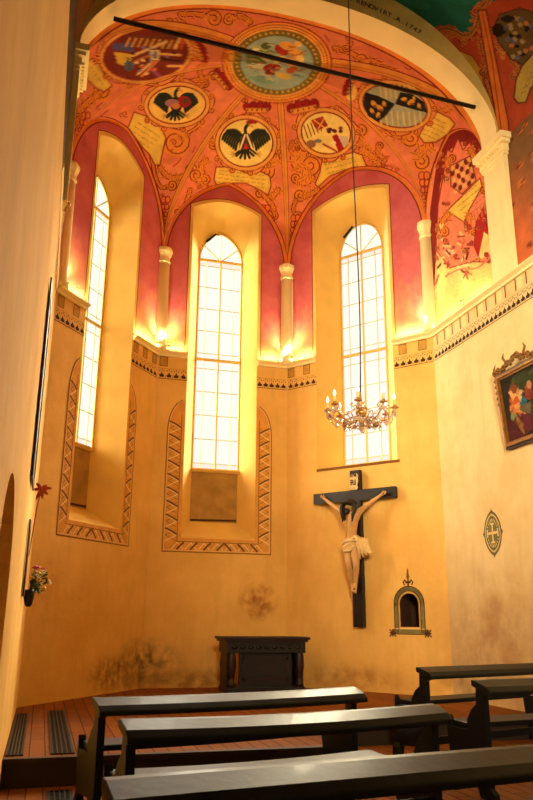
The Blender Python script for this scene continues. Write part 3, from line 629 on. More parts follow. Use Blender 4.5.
# mural in the arch above the ledge
def wall_mural(name, W, t0, t1, z0, topf, nt, nz, paint, base, parent):
    t = np.linspace(t0, t1, nt); G = np.zeros((nt, nz, 3))
    for i, tt in enumerate(t):
        zz = np.linspace(z0, topf(tt), nz); p = W(tt, 0); G[i, :, 0] = p[0]; G[i, :, 1] = p[1]; G[i, :, 2] = zz
    c = Canvas(G.reshape(-1, 3), base); paint(c); ob = grid_obj(name, [G], c.c, M_fresco, parent); return ob
def arch_top(W, a, b, apex):
    A = pointed(a, b, ZS, apex, 60); xs = [p[0] for p in A]; zs = [p[1] for p in A]; return lambda t: float(np.interp(t, xs, zs))
def paint_mural(c):
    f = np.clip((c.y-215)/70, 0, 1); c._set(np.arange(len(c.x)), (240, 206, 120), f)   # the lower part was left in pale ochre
    c.poly([(432, 330), (430, 210), (440, 140), (462, 118), (492, 150), (500, 175), (486, 170), (474, 150), (462, 142), (450, 150), (440, 185), (437, 240)], (132, 34, 28))
    c.poly([(436, 250), (438, 205), (444, 170), (447, 150), (452, 152), (458, 138), (463, 150), (470, 142), (474, 156), (482, 152), (484, 172), (498, 182), (498, 262), (470, 262), (450, 268)], (232, 128, 92), edge=DR, ew=1.2)
    c.scroll([(484, 172), (490, 180), (484, 190)], 3, 4); c.scroll([(450, 170), (446, 162), (452, 158)], 3, 4, -1); c.scroll([(470, 150), (476, 160), (470, 165)], 3, 4)
    for i in range(5):
        for j in range(5):
            x = 452+j*4.6+i*.8+rng.uniform(-.6, .6); y = 168+i*5.5-j*2.2+rng.uniform(-1, 1); c.ell(x, y, 1.9, 3.0, (104, 44, 28) if (i+j) % 2 else (226, 176, 92), rng.uniform(-.5, .5))
    c.line([(450, 166), (470, 156), (476, 180), (462, 194), (451, 186), (450, 166)], 1.2, DR)
    c.poly([(452, 206), (470, 188), (480, 178), (482, 186), (477, 196), (470, 208), (464, 222), (452, 214), (446, 212)], YB, edge=DR, ew=1.2); c.script(454, 204, 478, 184, 5, 4.5)
    c.scroll([(448, 214), (440, 224), (444, 232)], 3, 5); c.scroll([(470, 216), (466, 228), (474, 232)], 3, 4)
    for i in range(60):
        x = rng.uniform(437, 470); y = rng.uniform(222, 282)-.2*(x-437); q = rng.uniform(-.6, 2.4); L = rng.uniform(2, 7)
        c.line([(x, y), (x+L*math.cos(q), y+L*math.sin(q))], rng.uniform(1, 2.2), [(96, 40, 34), (206, 90, 66), (240, 196, 130), (150, 60, 44), (240, 214, 150)][i % 5])
    c.poly([(476, 222), (484, 206), (488, 228), (486, 244), (479, 258), (474, 246)], (168, 34, 28), edge=(120, 24, 20)); c.poly([(486, 205), (497, 200), (499, 236), (494, 238), (487, 228)], (168, 34, 28), edge=(110, 24, 20))
    c.poly([(484, 232), (492, 238), (496, 252), (478, 260)], (240, 196, 120)); 
    for i in range(46):
        x = rng.uniform(436, 496); y = rng.uniform(140, 262)
        c.spiral(x, y, rng.uniform(1.6, 3.4), rng.uniform(0, 6), 1, 1.2, [(214, 104, 60), (226, 150, 80), (190, 70, 50)][i % 3], (112, 32, 22), 1.0) if not (448 < x < 482 and 164 < y < 222) else None
    for i in range(9): x = 470+i*3.4; c.line([(x, 214-i*2.6), (x+2, 224-i*2.6)], 1.3, (196, 110, 50))
    c.line(smooth([(446, 276), (460, 268), (475, 270), (488, 260), (497, 250)]), 1.6, (206, 120, 80))
    for i in range(4): c.script(455, 283+i*4, 494, 268+i*4, 1, 4, (206, 170, 90))
    c.script(436, 226, 436.5, 300, 2, 3, (150, 70, 50))
topR = arch_top(W3, 0, T0, 8.6)
mur = wall_mural('painted_mural', W3, 0, T0, ZL, topR, 130, 260, paint_mural, (236, 140, 90), wall_right)
# nave wall beyond the arch, painted above the ledge
def paint_nave(c):
    f = np.clip((c.y-150)/90, 0, 1)
    c._set(np.arange(len(c.x)), (216, 110, 62), f*.8)
    for i in range(90):
        x = rng.uniform(500, 620); y = rng.uniform(60, 280); c.spiral(x, y, rng.uniform(2, 5), rng.uniform(0, 6), 1, 1.3, (206, 120, 60), (110, 40, 24))
T1 = PC[1]-YN
nv = wall_mural('painted_mural', W3, T1, W3.len, ZL, lambda t: 9.0, 160, 120, paint_nave, (120, 86, 50), wall_right)
# ------------------------------------------------------------------ left wall: nave and chancel in one plane
mL = MB(); TA = YF+1; TC = PL[1]+1
door = [(4.70, ZN+.01), (4.70, .2)]+roundish(4.70, 6.15, .2, .77, 14)[1:-1]+[(6.15, .2), (6.15, ZN+.01)]
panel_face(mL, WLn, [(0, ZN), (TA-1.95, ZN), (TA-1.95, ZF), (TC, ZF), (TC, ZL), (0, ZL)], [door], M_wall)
kk = len(door); mL.add([WLn(t, z, 0) for t, z in door]+[WLn(t, z, .45) for t, z in door], [(i, (i+1) % kk, (i+1) % kk+kk, i+kk) for i in range(kk)], M_wall)
mL.add([WLn(t, z, .45) for t, z in door], [tuple(q) for q in tessellate_polygon([[Vector((t, z, 0)) for t, z in door]])], M_recess)
line_dec(mL, WLn, [(9.6, 4.53), (TC-.02, 4.53)], .014, M_brown)
frieze(mL, WLn, 10.5, TC-.02, sq=[10.7, 11.3, 11.9])
# the chancel part above the ledge (rose), with its pointed head
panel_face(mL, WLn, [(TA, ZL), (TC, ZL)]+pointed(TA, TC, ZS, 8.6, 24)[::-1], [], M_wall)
wall_left = mL.build('wall_left', recalc=False); tag(wall_left, kind='structure')
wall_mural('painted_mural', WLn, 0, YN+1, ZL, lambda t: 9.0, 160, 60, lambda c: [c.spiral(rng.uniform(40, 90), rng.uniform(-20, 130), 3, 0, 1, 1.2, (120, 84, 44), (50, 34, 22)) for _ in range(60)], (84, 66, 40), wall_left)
for mb, nm in ((m0, 'wall_apse_left'), (m1, 'wall_apse_center'), (m2, 'wall_apse_right')): tag(mb.build(nm, recalc=False), kind='structure')
# ------------------------------------------------------------------ windows
M_glass = bpy.data.materials.new('bright_leaded_glass'); M_glass.use_nodes = True
nt = M_glass.node_tree; nt.nodes.clear(); out = nt.nodes.new('ShaderNodeOutputMaterial'); em = nt.nodes.new('ShaderNodeEmission')
at = nt.nodes.new('ShaderNodeVertexColor'); at.layer_name = 'pigment'; nt.links.new(at.outputs[0], em.inputs[0]); em.inputs[1].default_value = 1.0
tr_ = nt.nodes.new('ShaderNodeBsdfTransparent'); tr_.inputs[0].default_value = (.85, .85, .8, 1); add = nt.nodes.new('ShaderNodeAddShader')
nt.links.new(em.outputs[0], add.inputs[0]); nt.links.new(tr_.outputs[0], add.inputs[1]); nt.links.new(add.outputs[0], out.inputs[0])
def window(num, W, g0, g1, gzb, gsp, gpk, head, d):
    w = empty('window_%d' % num, W((g0+g1)/2, gzb, d)); tag(w, kind='structure'); o = Vector(w.location)
    Wm = lambda t, z, dd=0: tuple(Vector(W(t, z, d+dd))-o)
    rim = [(g0, gzb), (g0, gsp)]+list(map(tuple, resample(head(g0, g1, gsp, gpk, 24), 25)))[1:-1]+[(g1, gsp), (g1, gzb)]
    c = (g0+g1)/2; zt = gzb+(gsp-gzb)*.505; ti = (g1-g0)*.2
    # glass in quarries, each with its tint
    vs, fs, cl = [], [], []
    xs = [g0, g0+ti*.9, c, g1-ti*.9, g1]
    rows = [gzb, gzb+.13]+[gzb+.13+(zt-.2-gzb-.13)*i/4 for i in (1, 2, 3, 4)]+[zt+.14]+[zt+.14+(gsp-.14-zt-.14)*i/4 for i in (1, 2, 3, 4)]+[gsp]
    def quad(pts, col):
        n = len(vs); vs.extend(Wm(t, z, .02) for t, z in pts); fs.append(tuple(range(n, n+len(pts)))); cl.append(col)
    for i in range(4):
        for j in range(len(rows)-1):
            col = (1.0, .97, .84) if rng.random() < .5 else (1.0, .92, .86)
            if i in (0, 3): col = (1.0, .90, .85)
            if rows[j+1]-rows[j] < .25 and j not in (5, 6): col = (1.0, .80, .72)
            quad([(xs[i], rows[j]), (xs[i+1], rows[j]), (xs[i+1], rows[j+1]), (xs[i], rows[j+1])], col)
    hp = list(map(tuple, resample(head(g0, g1, gsp, gpk, 24), 25)))
    for a, b in zip(hp[:-1], hp[1:]): quad([(c, gsp), a, b], (1.0, .95, .84))
    me = bpy.data.meshes.new('glass_pane'); me.from_pydata(vs, [], fs); me.materials.append(M_glass)
    cat = me.color_attributes.new('pigment', 'FLOAT_COLOR', 'CORNER'); li = 0
    for p, col in zip(me.polygons, cl):
        for k in p.loop_indices: cat.data[k].color = (*col, 1)
    g = bpy.data.objects.new('glass_pane', me); C.objects.link(g); g.parent = w
    fr = MB()
    def bar(a, b, r, m, dd=0): fr.tube([Wm(*a, dd), Wm(*b, dd)], r, m, 6, False)
    for a, b in zip(rim[:-1], rim[1:]): bar(a, b, .022, M_frame)
    bar((g0, gzb), (g1, gzb), .035, M_frame); bar((c, gzb), (c, gsp), .022, M_frame); bar((g0, gsp), (g1, gsp), .03, M_frame); bar((g0, zt), (g1, zt), .032, M_frame)
    le = MB()
    def lb(a, b, r=.009): le.tube([Wm(*a, .005), Wm(*b, .005)], r, M_lead, 5, False)
    for x in (xs[1], xs[3]): lb((x, gzb), (x, gsp))
    for z in rows[1:-1]: lb((g0, z), (g1, z))
    for an in (45, 90, 135):
        p = min(hp, key=lambda q: abs(math.degrees(math.atan2(q[1]-gsp, q[0]-c))-an)); lb((c, gsp), p, .014)
    fr.build('window_frame', w, recalc=True); le.build('lead_lines', w)
    st = MB(); q = hp[6]; q2 = hp[10]; p1 = Vector(Wm(q[0], q[1], -.06)); p2 = Vector(Wm(q2[0], q2[1], -.06)); st.tube([p1, p2], .028, M_iron, 6)
    st.build('ventilation_stay', w)
    return w
window(1, W0, 1.10, 2.02, 2.88, 7.5, 8.18, pointed, .54); window(2, W1, .86, 1.81, 2.86, 7.5, 8.18, pointed, .54); window(3, W2, 1.02, 2.02, 2.90, 7.45, 8.12, roundish, .54)
# ------------------------------------------------------------------ ledge under the rose zone, colonnettes, chancel arch
def ledge(spans, name, kd=1):
    mb = MB()
    prof = [(0, -.10), (-.035, -.10), (-.045, -.06), (-.09, -.03), (-.10, -.02), (-.10, .0), (0, .015)]
    for W, a, b in spans:
        mb.prism([(p[0], p[1]) for p in prof], lambda d_, z_, s, W=W, a=a, b=b: W(a+(b-a)*s, ZL+z_, d_*kd), 0, 1, M_cream)
    return tag(mb.build(name), kind='structure')
ledge([(W0, -.02, .80), (W0, 2.29, W0.len), (W1, 0, .59), (W1, 2.05, W1.len), (W2, 0, .70), (W2, 2.43, W2.len+.02), (W3, 0, 6.5)], 'trim_1')
ledge([(WLn, 9.0, TC)], 'trim_6', .25)
def colonnette(n, P, ang):
    mb = MB(); c = (P[0], P[1], 0)
    d = np.array([math.cos(ang), math.sin(ang)]); c = (P[0]+d[0]*.03, P[1]+d[1]*.03, 0)
    mb.lathe(c, [(.16, ZL+.0), (.16, ZL+.05), (.145, ZL+.08), (.135, ZL+.12), (.125, 7.0)], M_cream, 12)
    mb.lathe(c, [(.125, 6.98), (.145, 7.0), (.145, 7.04), (.125, 7.06), (.13, 7.12), (.15, 7.17), (.175, 7.24), (.175, 7.30), (.15, 7.33)], M_cream, 8, False)
    return tag(mb.build('trim_%d' % n), kind='structure')
for n, (P, a) in enumerate(((PL, -30), (PA, -60), (PB, -120), (PC, -150)), 2): colonnette(n, P, math.radians(a))
# chancel arch: soffit, piers with moulded imposts, inscribed face towards the nave
ar = MB(); xs = 3.13-3.35*np.cos(np.linspace(0, PI, 65)); zs = arch_z(xs); n = len(xs); ins = .05
v1 = [(x, YF, z-.02) for x, z in zip(xs, zs)]; v2 = [(x, YN, z-.02) for x, z in zip(xs, zs)]
v1 = [(min(max(x, XL+ins), XR-ins), y, z) for x, y, z in v1]; v2 = [(min(max(x, XL+ins), XR-ins), y, z) for x, y, z in v2]
ar.add(v1+v2, [(i, i+1, i+1+n, i+n) for i in range(n-1)], M_cream, True)
rise2 = 2.62; cxz = [(3.13+(x-3.13)*1.0, z) for x, z in zip(xs, arch_z(xs, rise2, 7.40))]
v3 = [(x, YN, z) for x, z in cxz]
ar.add(v2+v3, [(i, i+1, i+1+n, i+n) for i in range(n-1)], M_face if 'M_face' in globals() else mat('dark_ochre_arch_face', (206, 178, 96), .85, noise=.15, nscale=4), True)
v4 = [(x, YF, z) for x, _, z in v3]; ar.add(v3+v4, [(i, i+1, i+1+n, i+n) for i in range(n-1)], M_cream)
for x0, x1, sg in ((XL, XL+ins, 1), (XR-ins, XR, -1)):
    ar.box((x0, YN, ZL+.02), (x1, YF, 7.42), M_cream)
    ar.box((XL if sg > 0 else XR-ins-.03, YN-.16, ZL+.02), (XL+ins+.03 if sg > 0 else XR, YN, 7.1), M_cream)
    for dz, h, pr in ((7.10, .05, .03), (7.15, .12, .05), (7.27, .06, .10), (7.33, .10, .14)):
        a = (x0 if sg > 0 else x0-pr, YN-.16-pr, dz); b = (x1+pr if sg > 0 else x1, YF+pr*.6, dz+h); ar.box(a, b, M_cream)
    for i in range(9):
        y = YN-.12+i*.066; xx = x1+.05 if sg > 0 else x0-.05
        ar.box((min(xx, xx+sg*.04), y, 7.23), (max(xx, xx+sg*.04), y+.035, 7.27), M_cream)
arch = tag(ar.build('wall_chancel_arch', recalc=False), kind='structure')
def inscription():
    txt = "WARD.IN.KRAIN.RENOVIRT.A.1747"
    L = MB(); ra = 2.36; m = mat('black_lettering', (44, 34, 18), .8); 
    pts = []; X = np.linspace(XL+.02, XR-.02, 900); Z = arch_z(X, 2.36, 7.38); s = np.r_[0, np.cumsum(np.hypot(np.diff(X), np.diff(Z)))]
    # last digit of the year ends where the arch bends down to the right pier
    def place(px, py): r = ray(px, py); r = r*YN/r[1]; return r[0]
    x_end = place(421, 37); s_end = np.interp(x_end, X, s); x_st = place(328, 2); s_st = np.interp(x_st, X, s)
    tail = "KRAIN.RENOVIRT.A.1747"; adv = (s_end-s_st)/len(tail)
    s0 = s_end-adv*len(txt)
    for i, ch in enumerate(txt):
        if ch == ' ': continue
        cu = bpy.data.curves.new('l', 'FONT'); cu.body = ch; cu.size = adv*1.55; cu.align_x = 'CENTER'; cu.offset = .003
        ob = bpy.data.objects.new('l', cu); C.objects.link(ob); bpy.context.view_layer.update()
        me = bpy.data.meshes.new_from_object(ob.evaluated_get(bpy.context.evaluated_depsgraph_get()))
        q = s0+adv*(i+.5); x = np.interp(q, s, X); z = np.interp(q, s, Z); an = math.atan2(np.interp(q+.02, s, Z)-z, np.interp(q+.02, s, X)-x)
        vs = []
        for v in me.vertices:
            a, b = v.co.x, v.co.y-.02; vs.append((x+a*math.cos(an)-b*math.sin(an), YN-.006, z-.12+a*math.sin(an)+b*math.cos(an)))
        L.add(vs, [tuple(p.vertices) for p in me.polygons], m)
        bpy.data.objects.remove(ob); bpy.data.curves.remove(cu); bpy.data.meshes.remove(me)
    return L.build('inscription', arch, recalc=False)
inscription()
# ------------------------------------------------------------------ nave vault, painted
ny, nx = 300, 420
yy = YN-(YN+.9)*np.linspace(0, 1, ny)**1.6; xg = 3.13-3.35*np.cos(np.linspace(0, PI, nx)); G = np.zeros((ny, nx, 3))
G[:, :, 0] = xg[None]; G[:, :, 1] = yy[:, None]; G[:, :, 2] = arch_z(xg, rise2, 7.40)[None]
cn = Canvas(G.reshape(-1, 3), (120, 80, 36))
cn.poly([(280, -90), (560, -90), (560, 40), (480, 10), (478, 30), (464, 34), (450, 24), (438, 28), (430, 45), (420, 34), (380, 10), (330, -5)], (24, 92, 78))
for i in range(20): x, y = rng.uniform(330, 470), rng.uniform(-60, 30); cn.ell(x, y, 14, 5, (40, 116, 92), .3, a=.35)
cn.poly([(420, 36), (440, 25), (455, 30), (462, 36), (474, 32), (480, 8), (540, -20), (640, 60), (640, 170), (530, 170), (500, 150), (488, 120), (470, 88), (440, 55)], (160, 64, 32))
cn.poly([(442, 52), (458, 50), (472, 56), (482, 70), (484, 90), (478, 92), (466, 76), (452, 62)], (176, 140, 54), edge=DR, ew=1.2)
for (pts, w, r, d) in [([(440, 48), (446, 36), (452, 32)], 3, 5, 1), ([(462, 40), (474, 34), (477, 14)], 3.5, 4, 1), ([(486, 0), (480, 8), (476, 12)], 3, 5, -1), ([(490, 30), (482, 38), (484, 46)], 3.5, 5, 1), ([(484, 50), (488, 62), (483, 72)], 3, 4, 1), ([(486, 80), (490, 92), (494, 96)], 2.5, 4, 1),
                        ([(500, 40), (502, 52), (500, 48)], 3, 4, 1), ([(512, 60), (520, 68), (514, 76)], 2.5, 4, 1), ([(430, 50), (440, 60), (450, 58)], 3, 4, 1), ([(420, 44), (430, 46), (438, 52)], 2.5, 4, -1)]: cn.scroll(pts, w, r, d, (176, 104, 46), (84, 26, 16))
cn.line(smooth([(430, 45), (440, 27), (455, 30), (464, 37), (476, 30), (480, 8), (500, -20)]), 4, (150, 100, 40)); cn.line(smooth([(430, 45), (440, 27), (455, 30), (464, 37), (476, 30), (480, 8), (500, -20)]), 1, (80, 30, 16))
cn.poly([(478, 10), (486, 10), (496, 60), (508, 120), (512, 160), (499, 150), (494, 105), (486, 60)], (196, 104, 36), edge=(96, 34, 18), ew=1.4); cn.line([(482, 12), (492, 60), (504, 150)], 1, (110, 44, 20))
cn.poly([(500, 14), (520, 8), (545, 16), (552, 50), (530, 68), (512, 60), (498, 42), (494, 26)], (92, 70, 34), edge=(50, 26, 14))
for i in range(40): x, y = rng.uniform(502, 545), rng.uniform(16, 60); cn.ell(x, y, 2.6, 2.2, [(28, 26, 22), (150, 130, 80), (90, 88, 110), (176, 110, 50)][i % 4])
cn.ell(498, 30, 6, 7, (36, 18, 14)); cn.ell(508, 19, 5, 4, (30, 28, 22))
cn.poly([(514, 98), (516, 80), (522, 66), (534, 52), (560, 40), (560, 64), (540, 76), (530, 90), (526, 102), (518, 103)], (170, 146, 66), edge=(60, 34, 16), ew=1.4)
cn.script(521, 94, 536, 62, 1, 4, (40, 30, 16)); cn.script(523, 94, 538, 64, 1, 4, (40, 30, 16))
nvault = grid_obj('ceiling_nave', [G], cn.c, M_fresco); tag(nvault, kind='structure')
# ------------------------------------------------------------------ floor: raised chancel, step, nave floor, iron grates
M_floor = bpy.data.materials.new('orange_floor_boards'); M_floor.use_nodes = True; nt = M_floor.node_tree; b = nt.nodes['Principled BSDF']
tc = nt.nodes.new('ShaderNodeTexCoord'); br = nt.nodes.new('ShaderNodeTexBrick'); mp = nt.nodes.new('ShaderNodeMapping'); mp.inputs['Rotation'].default_value = (0, 0, PI/2)
nt.links.new(tc.outputs['Object'], mp.inputs[0]); nt.links.new(mp.outputs[0], br.inputs['Vector']); br.inputs['Scale'].default_value = 1; br.inputs['Brick Width'].default_value = .9; br.inputs['Row Height'].default_value = .14; br.inputs['Mortar Size'].default_value = .006
for k_, c_ in (('Color1', (164, 98, 34)), ('Color2', (142, 82, 26)), ('Mortar', (74, 30, 8))): br.inputs[k_].default_value = (*lin(c_), 1)
nn = nt.nodes.new('ShaderNodeTexNoise'); nn.inputs['Scale'].default_value = 14; mx_ = nt.nodes.new('ShaderNodeMix'); mx_.data_type = 'RGBA'; mx_.blend_type = 'MULTIPLY'; mx_.inputs['Factor'].default_value = .5
nt.links.new(br.outputs['Color'], mx_.inputs['A']); nt.links.new(nn.outputs['Fac'], mx_.inputs['B']); nt.links.new(mx_.outputs['Result'], b.inputs['Base Color']); b.inputs['Roughness'].default_value = .8; b.inputs['Specular IOR Level'].default_value = .15
fl = MB(); ys = 7.5
chan = [(XL-.02, ys), (2.95, ys), (2.95, 8.95), (XR+.02, 8.95), (XR+.02, YF), PC, PB, PA, PL, (XL-.02, YF)]
tr = tessellate_polygon([[Vector((x, y, 0)) for x, y in chan]]); fl.add([(x, y, ZF) for x, y in chan], [tuple(t) for t in tr], M_floor)
M_riser = mat('dark_stone_riser', (44, 30, 20), .6, noise=.2)
fl.box((XL-.02, ys, ZN), (2.95, ys+.06, ZF-.004), M_riser); fl.box((2.95, ys, ZN), (3.01, 8.95, ZF-.004), M_riser); fl.box((2.95, 8.93, ZN), (XR+.02, 8.99, ZF-.004), M_riser)
fl.box((XL-.02, ys-.03, ZF-.035), (2.98, ys+.05, ZF+.002), M_riser)
fl.add([(XL-.6, -1, ZN), (XR+.02, -1, ZN), (XR+.02, 9.0, ZN), (XL-.6, 9.0, ZN)], [(0, 1, 2, 3)], M_floor)
tag(fl.build('floor', recalc=False), kind='structure')
M_grate = mat('blackened_grate', (10, 11, 8), .5, metal=.3)
def grate(x0, x1, y0, y1, z, label):
    t = empty('floor_grate', ((x0+x1)/2, y0, z), label=label, cat='floor grate', group=None); o = Vector(t.location); mb = MB(); fr = MB()
    w = x1-x0; L = y1-y0; 
    fr.box((-w/2, 0, 0), (-w/2+.018, L, .012), M_grate); fr.box((w/2-.018, 0, 0), (w/2, L, .012), M_grate); fr.box((-w/2, 0, 0), (w/2, .018, .012), M_grate); fr.box((-w/2, L-.018, 0), (w/2, L, .012), M_grate); fr.build('frame', t)
    nb = int(L/.05)
    for i in range(nb): mb.box((-w/2+.01, .02+i*.05, .001), (w/2-.01, .02+i*.05+.022, .009), M_grate)
    for i in range(5): x = -w/2+w*(i+.5)/5; mb.box((x-.006, .01, .001), (x+.006, L-.01, .011), M_grate)
    mb.build('grille', t); pan_ = MB(); pan_.box((-w/2+.005, .005, .0002), (w/2-.005, L-.005, .001), mat('black_duct', (8, 9, 8), .8)); pan_.build('duct_tray', t)
grate(-.205, -.05, 7.62, 10.7, ZF+.001, 'long black iron grate set in the raised floor tight against the left wall')
grate(.185, .40, 7.62, 10.95, ZF+.001, 'long black iron grate in the raised floor, the one away from the wall')
grate(.17, .38, 4.4, 7.3, ZN+.001, 'black iron grate in the lower floor in front of the step beside the pews')
# ------------------------------------------------------------------ pews
def pew(x0, y0, x1, y1, ztop, floor, label, sag=0.0, name='pew', over=0):
    """a low backed pew: a sloping rail along the back, the seat beyond it, two board ends"""
    L = math.hypot(x1-x0, y1-y0); a = math.atan2(y1-y0, x1-x0)
    t = empty(name, (x0, y0, floor), a, label=label, cat='pew', group='pews'); H = ztop-floor; n = 24
    def beam(prof, xa, xb, m, nm):
        mb = MB(); k = len(prof); vs = []
        for i in range(n+1):
            f = i/n; dz = -sag*4*f*(1-f)
            vs += [(xa+(xb-xa)*f, p[0], p[1]+dz) for p in prof]
        fs = [(i*k+j, i*k+(j+1) % k, (i+1)*k+(j+1) % k, (i+1)*k+j) for i in range(n) for j in range(k)]+[tuple(range(k)), tuple(range(n*k, n*k+k))[::-1]]
        mb.add(vs, fs, m); ob = mb.build(nm, t); mod = ob.modifiers.new('b', 'BEVEL'); mod.width = .008; mod.segments = 2; return ob
    # sloping book rail, profile in (y,z): high edge far from the camera
    beam([(0, H), (-.05, H-.004), (-.19, H-.045), (-.235, H-.085), (-.235, H-.12), (-.18, H-.105), (-.03, H-.06), (0, H-.05)], 0, L, M_pew, 'back_rail')
    zs_ = .47+(H-.84)
    beam([(.12, zs_), (.42, zs_+.01), (.44, zs_-.01), (.42, zs_-.045), (.12, zs_-.045)], .06, L-.3, M_pew, 'seat')
    for x in (.03, L-.10):
        mb = MB()
        prof = [(-.17, 0), (-.17, .05), (-.12, .09), (-.115, H-.14), (-.20, H-.115), (-.20, H-.09), (-.02, H-.05), (-.01, H-.2), (.06, zs_+.12), (.12, zs_+.03), (.12, zs_-.046), (.35, zs_-.046), (.37, zs_+.02), (.39, zs_+.05), (.40, zs_-.08), (.38, .3), (.37, .1), (.41, .05), (.41, 0), (.34, 0), (.32, .1), (.05, .12), (0, 0)]
        mb.prism(prof, lambda y, z, s, x=x: (x+s*.06, y, z), 0, 1, M_pew); e = mb.build('end_panel', t); mod = e.modifiers.new('b', 'BEVEL'); mod.width = .006; mod.segments = 2
    mb = MB(); mb.box((.1, -.06, .14), (L-.1, -.035, .22), M_pew); mb.build('stretcher', t)
    return t
pew(.43, 6.38, 2.85, 6.93, -.60, ZN, 'dark pew with a pale shine, the one farthest back below the altar table', .012)
pew(.51, 5.05, 2.88, 5.45, -.60, ZN, 'middle pew of the left row, its rail ending below the crucifix and niche', .02)
pew(.28, 3.27, 3.15, 3.70, -.60, ZN, 'nearest dark pew, its rail running right across the bottom of the view', .0)
pew(4.02, 7.95, 6.25, 8.62, -.50, ZN, 'dark pew on the right standing nearest the niche and side wall', .0)
pew(3.66, 6.20, 6.25, 6.62, -.50, ZN, 'dark pew on the right, in front of the one by the side wall', .0)
# ------------------------------------------------------------------ altar table
def altar():
    x0, x1 = pan(224, 637, (2, 12.75), (5, 12.75))[0]+2, pan(310, 637, (2, 12.75), (5, 12.75))[0]+2; zt = pan(260, 637, (2, 12.75), (5, 12.75))[1]
    t = empty('altar_table', ((x0+x1)/2, 13.1, ZF), label='dark carved wooden altar table with a moulded top standing before the back wall', cat='altar table'); w = (x1-x0)/2; h = zt-ZF; d = .38
    mb = MB(); mb.box((-w, -d, h-.045), (w, d, h), M_redwood, bev=.008); mb.box((-w+.03, -d+.03, h-.08), (w-.03, d-.03, h-.045), M_redwood, bev=.006); mb.build('table_top', t)
    mb = MB(); mb.box((-w+.07, -d+.07, h-.26), (w-.07, d-.07, h-.08), M_black); mb.box((-w+.07, -d+.055, h-.25), (w-.07, -d+.07, h-.235), M_black)
    for i in range(9): x = -w+.2+i*(2*w-.4)/8; mb.ball((x, -d+.07, h-.165), .045, M_black, 1, (1.3, .3, .8))
    mb.build('frieze', t)
    mb = MB(); mb.box((-w+.3, -d+.14, .10), (w-.3, -d+.18, h-.26), M_black)
    mb.box((-w+.36, -d+.125, .2), (w-.36, -d+.14, .235), M_redwood); mb.box((-w+.36, -d+.125, h-.36), (w-.36, -d+.14, h-.325), M_redwood)
    mb.box((-w+.36, -d+.125, .2), (-w+.395, -d+.14, h-.325), M_redwood); mb.box((w-.395, -d+.125, .2), (w-.36, -d+.14, h-.325), M_redwood); mb.build('front_panel', t)
    mb = MB(); mb.box((-w+.08, -d+.08, 0), (w-.08, d-.08, .1), M_black, bev=.01); mb.build('plinth', t)
    for sx in (-1, 1):
        for sy in (-1, 1):
            mb = MB(); c = (sx*(w-.16), sy*(d-.14), 0)
            mb.lathe(c, [(.075, .1), (.075, .16), (.05, .19), (.06, .25), (.085, .42), (.075, .6), (.05, .72), (.06, .76), (.07, h-.26)], M_redwood, 14); mb.build('leg', t)
        mb = MB(); mb.box((sx*(w-.1)-.02, -d+.16, .1), (sx*(w-.1)+.02, d-.16, h-.26), M_black); mb.build('side_panel', t)
altar()
# ------------------------------------------------------------------ crucifix on the right apse wall
def skin_mesh(name, nodes, edges, m, parent, sub=2, extra=None):
    """one continuous body grown along a skeleton; nodes = (point, radius)"""
    me = bpy.data.meshes.new(name); me.from_pydata([n[0] for n in nodes], edges, []); ob = bpy.data.objects.new(name, me); C.objects.link(ob)
    sk = ob.modifiers.new('s', 'SKIN'); sk.use_smooth_shade = True
    if not me.skin_vertices:
        bm = bmesh.new(); bm.from_mesh(me); bm.verts.layers.skin.verify(); bm.to_mesh(me); bm.free()
    for i, n in enumerate(nodes):
        r = n[1] if isinstance(n[1], tuple) else (n[1], n[1]); me.skin_vertices[0].data[i].radius = r
    me.skin_vertices[0].data[0].use_root = True
    ss = ob.modifiers.new('u', 'SUBSURF'); ss.levels = sub; ss.render_levels = sub
    bpy.context.view_layer.update(); dg = bpy.context.evaluated_depsgraph_get(); nm = bpy.data.meshes.new_from_object(ob.evaluated_get(dg))
    bpy.data.objects.remove(ob); bpy.data.meshes.remove(me)
    vs = [v.co.copy() for v in nm.vertices]; fs = [tuple(p.vertices) for p in nm.polygons]; bpy.data.meshes.remove(nm)
    mb = MB(); mb.add(vs, fs, m, True)
    if extra: extra(mb)
    return mb.build(name, parent)
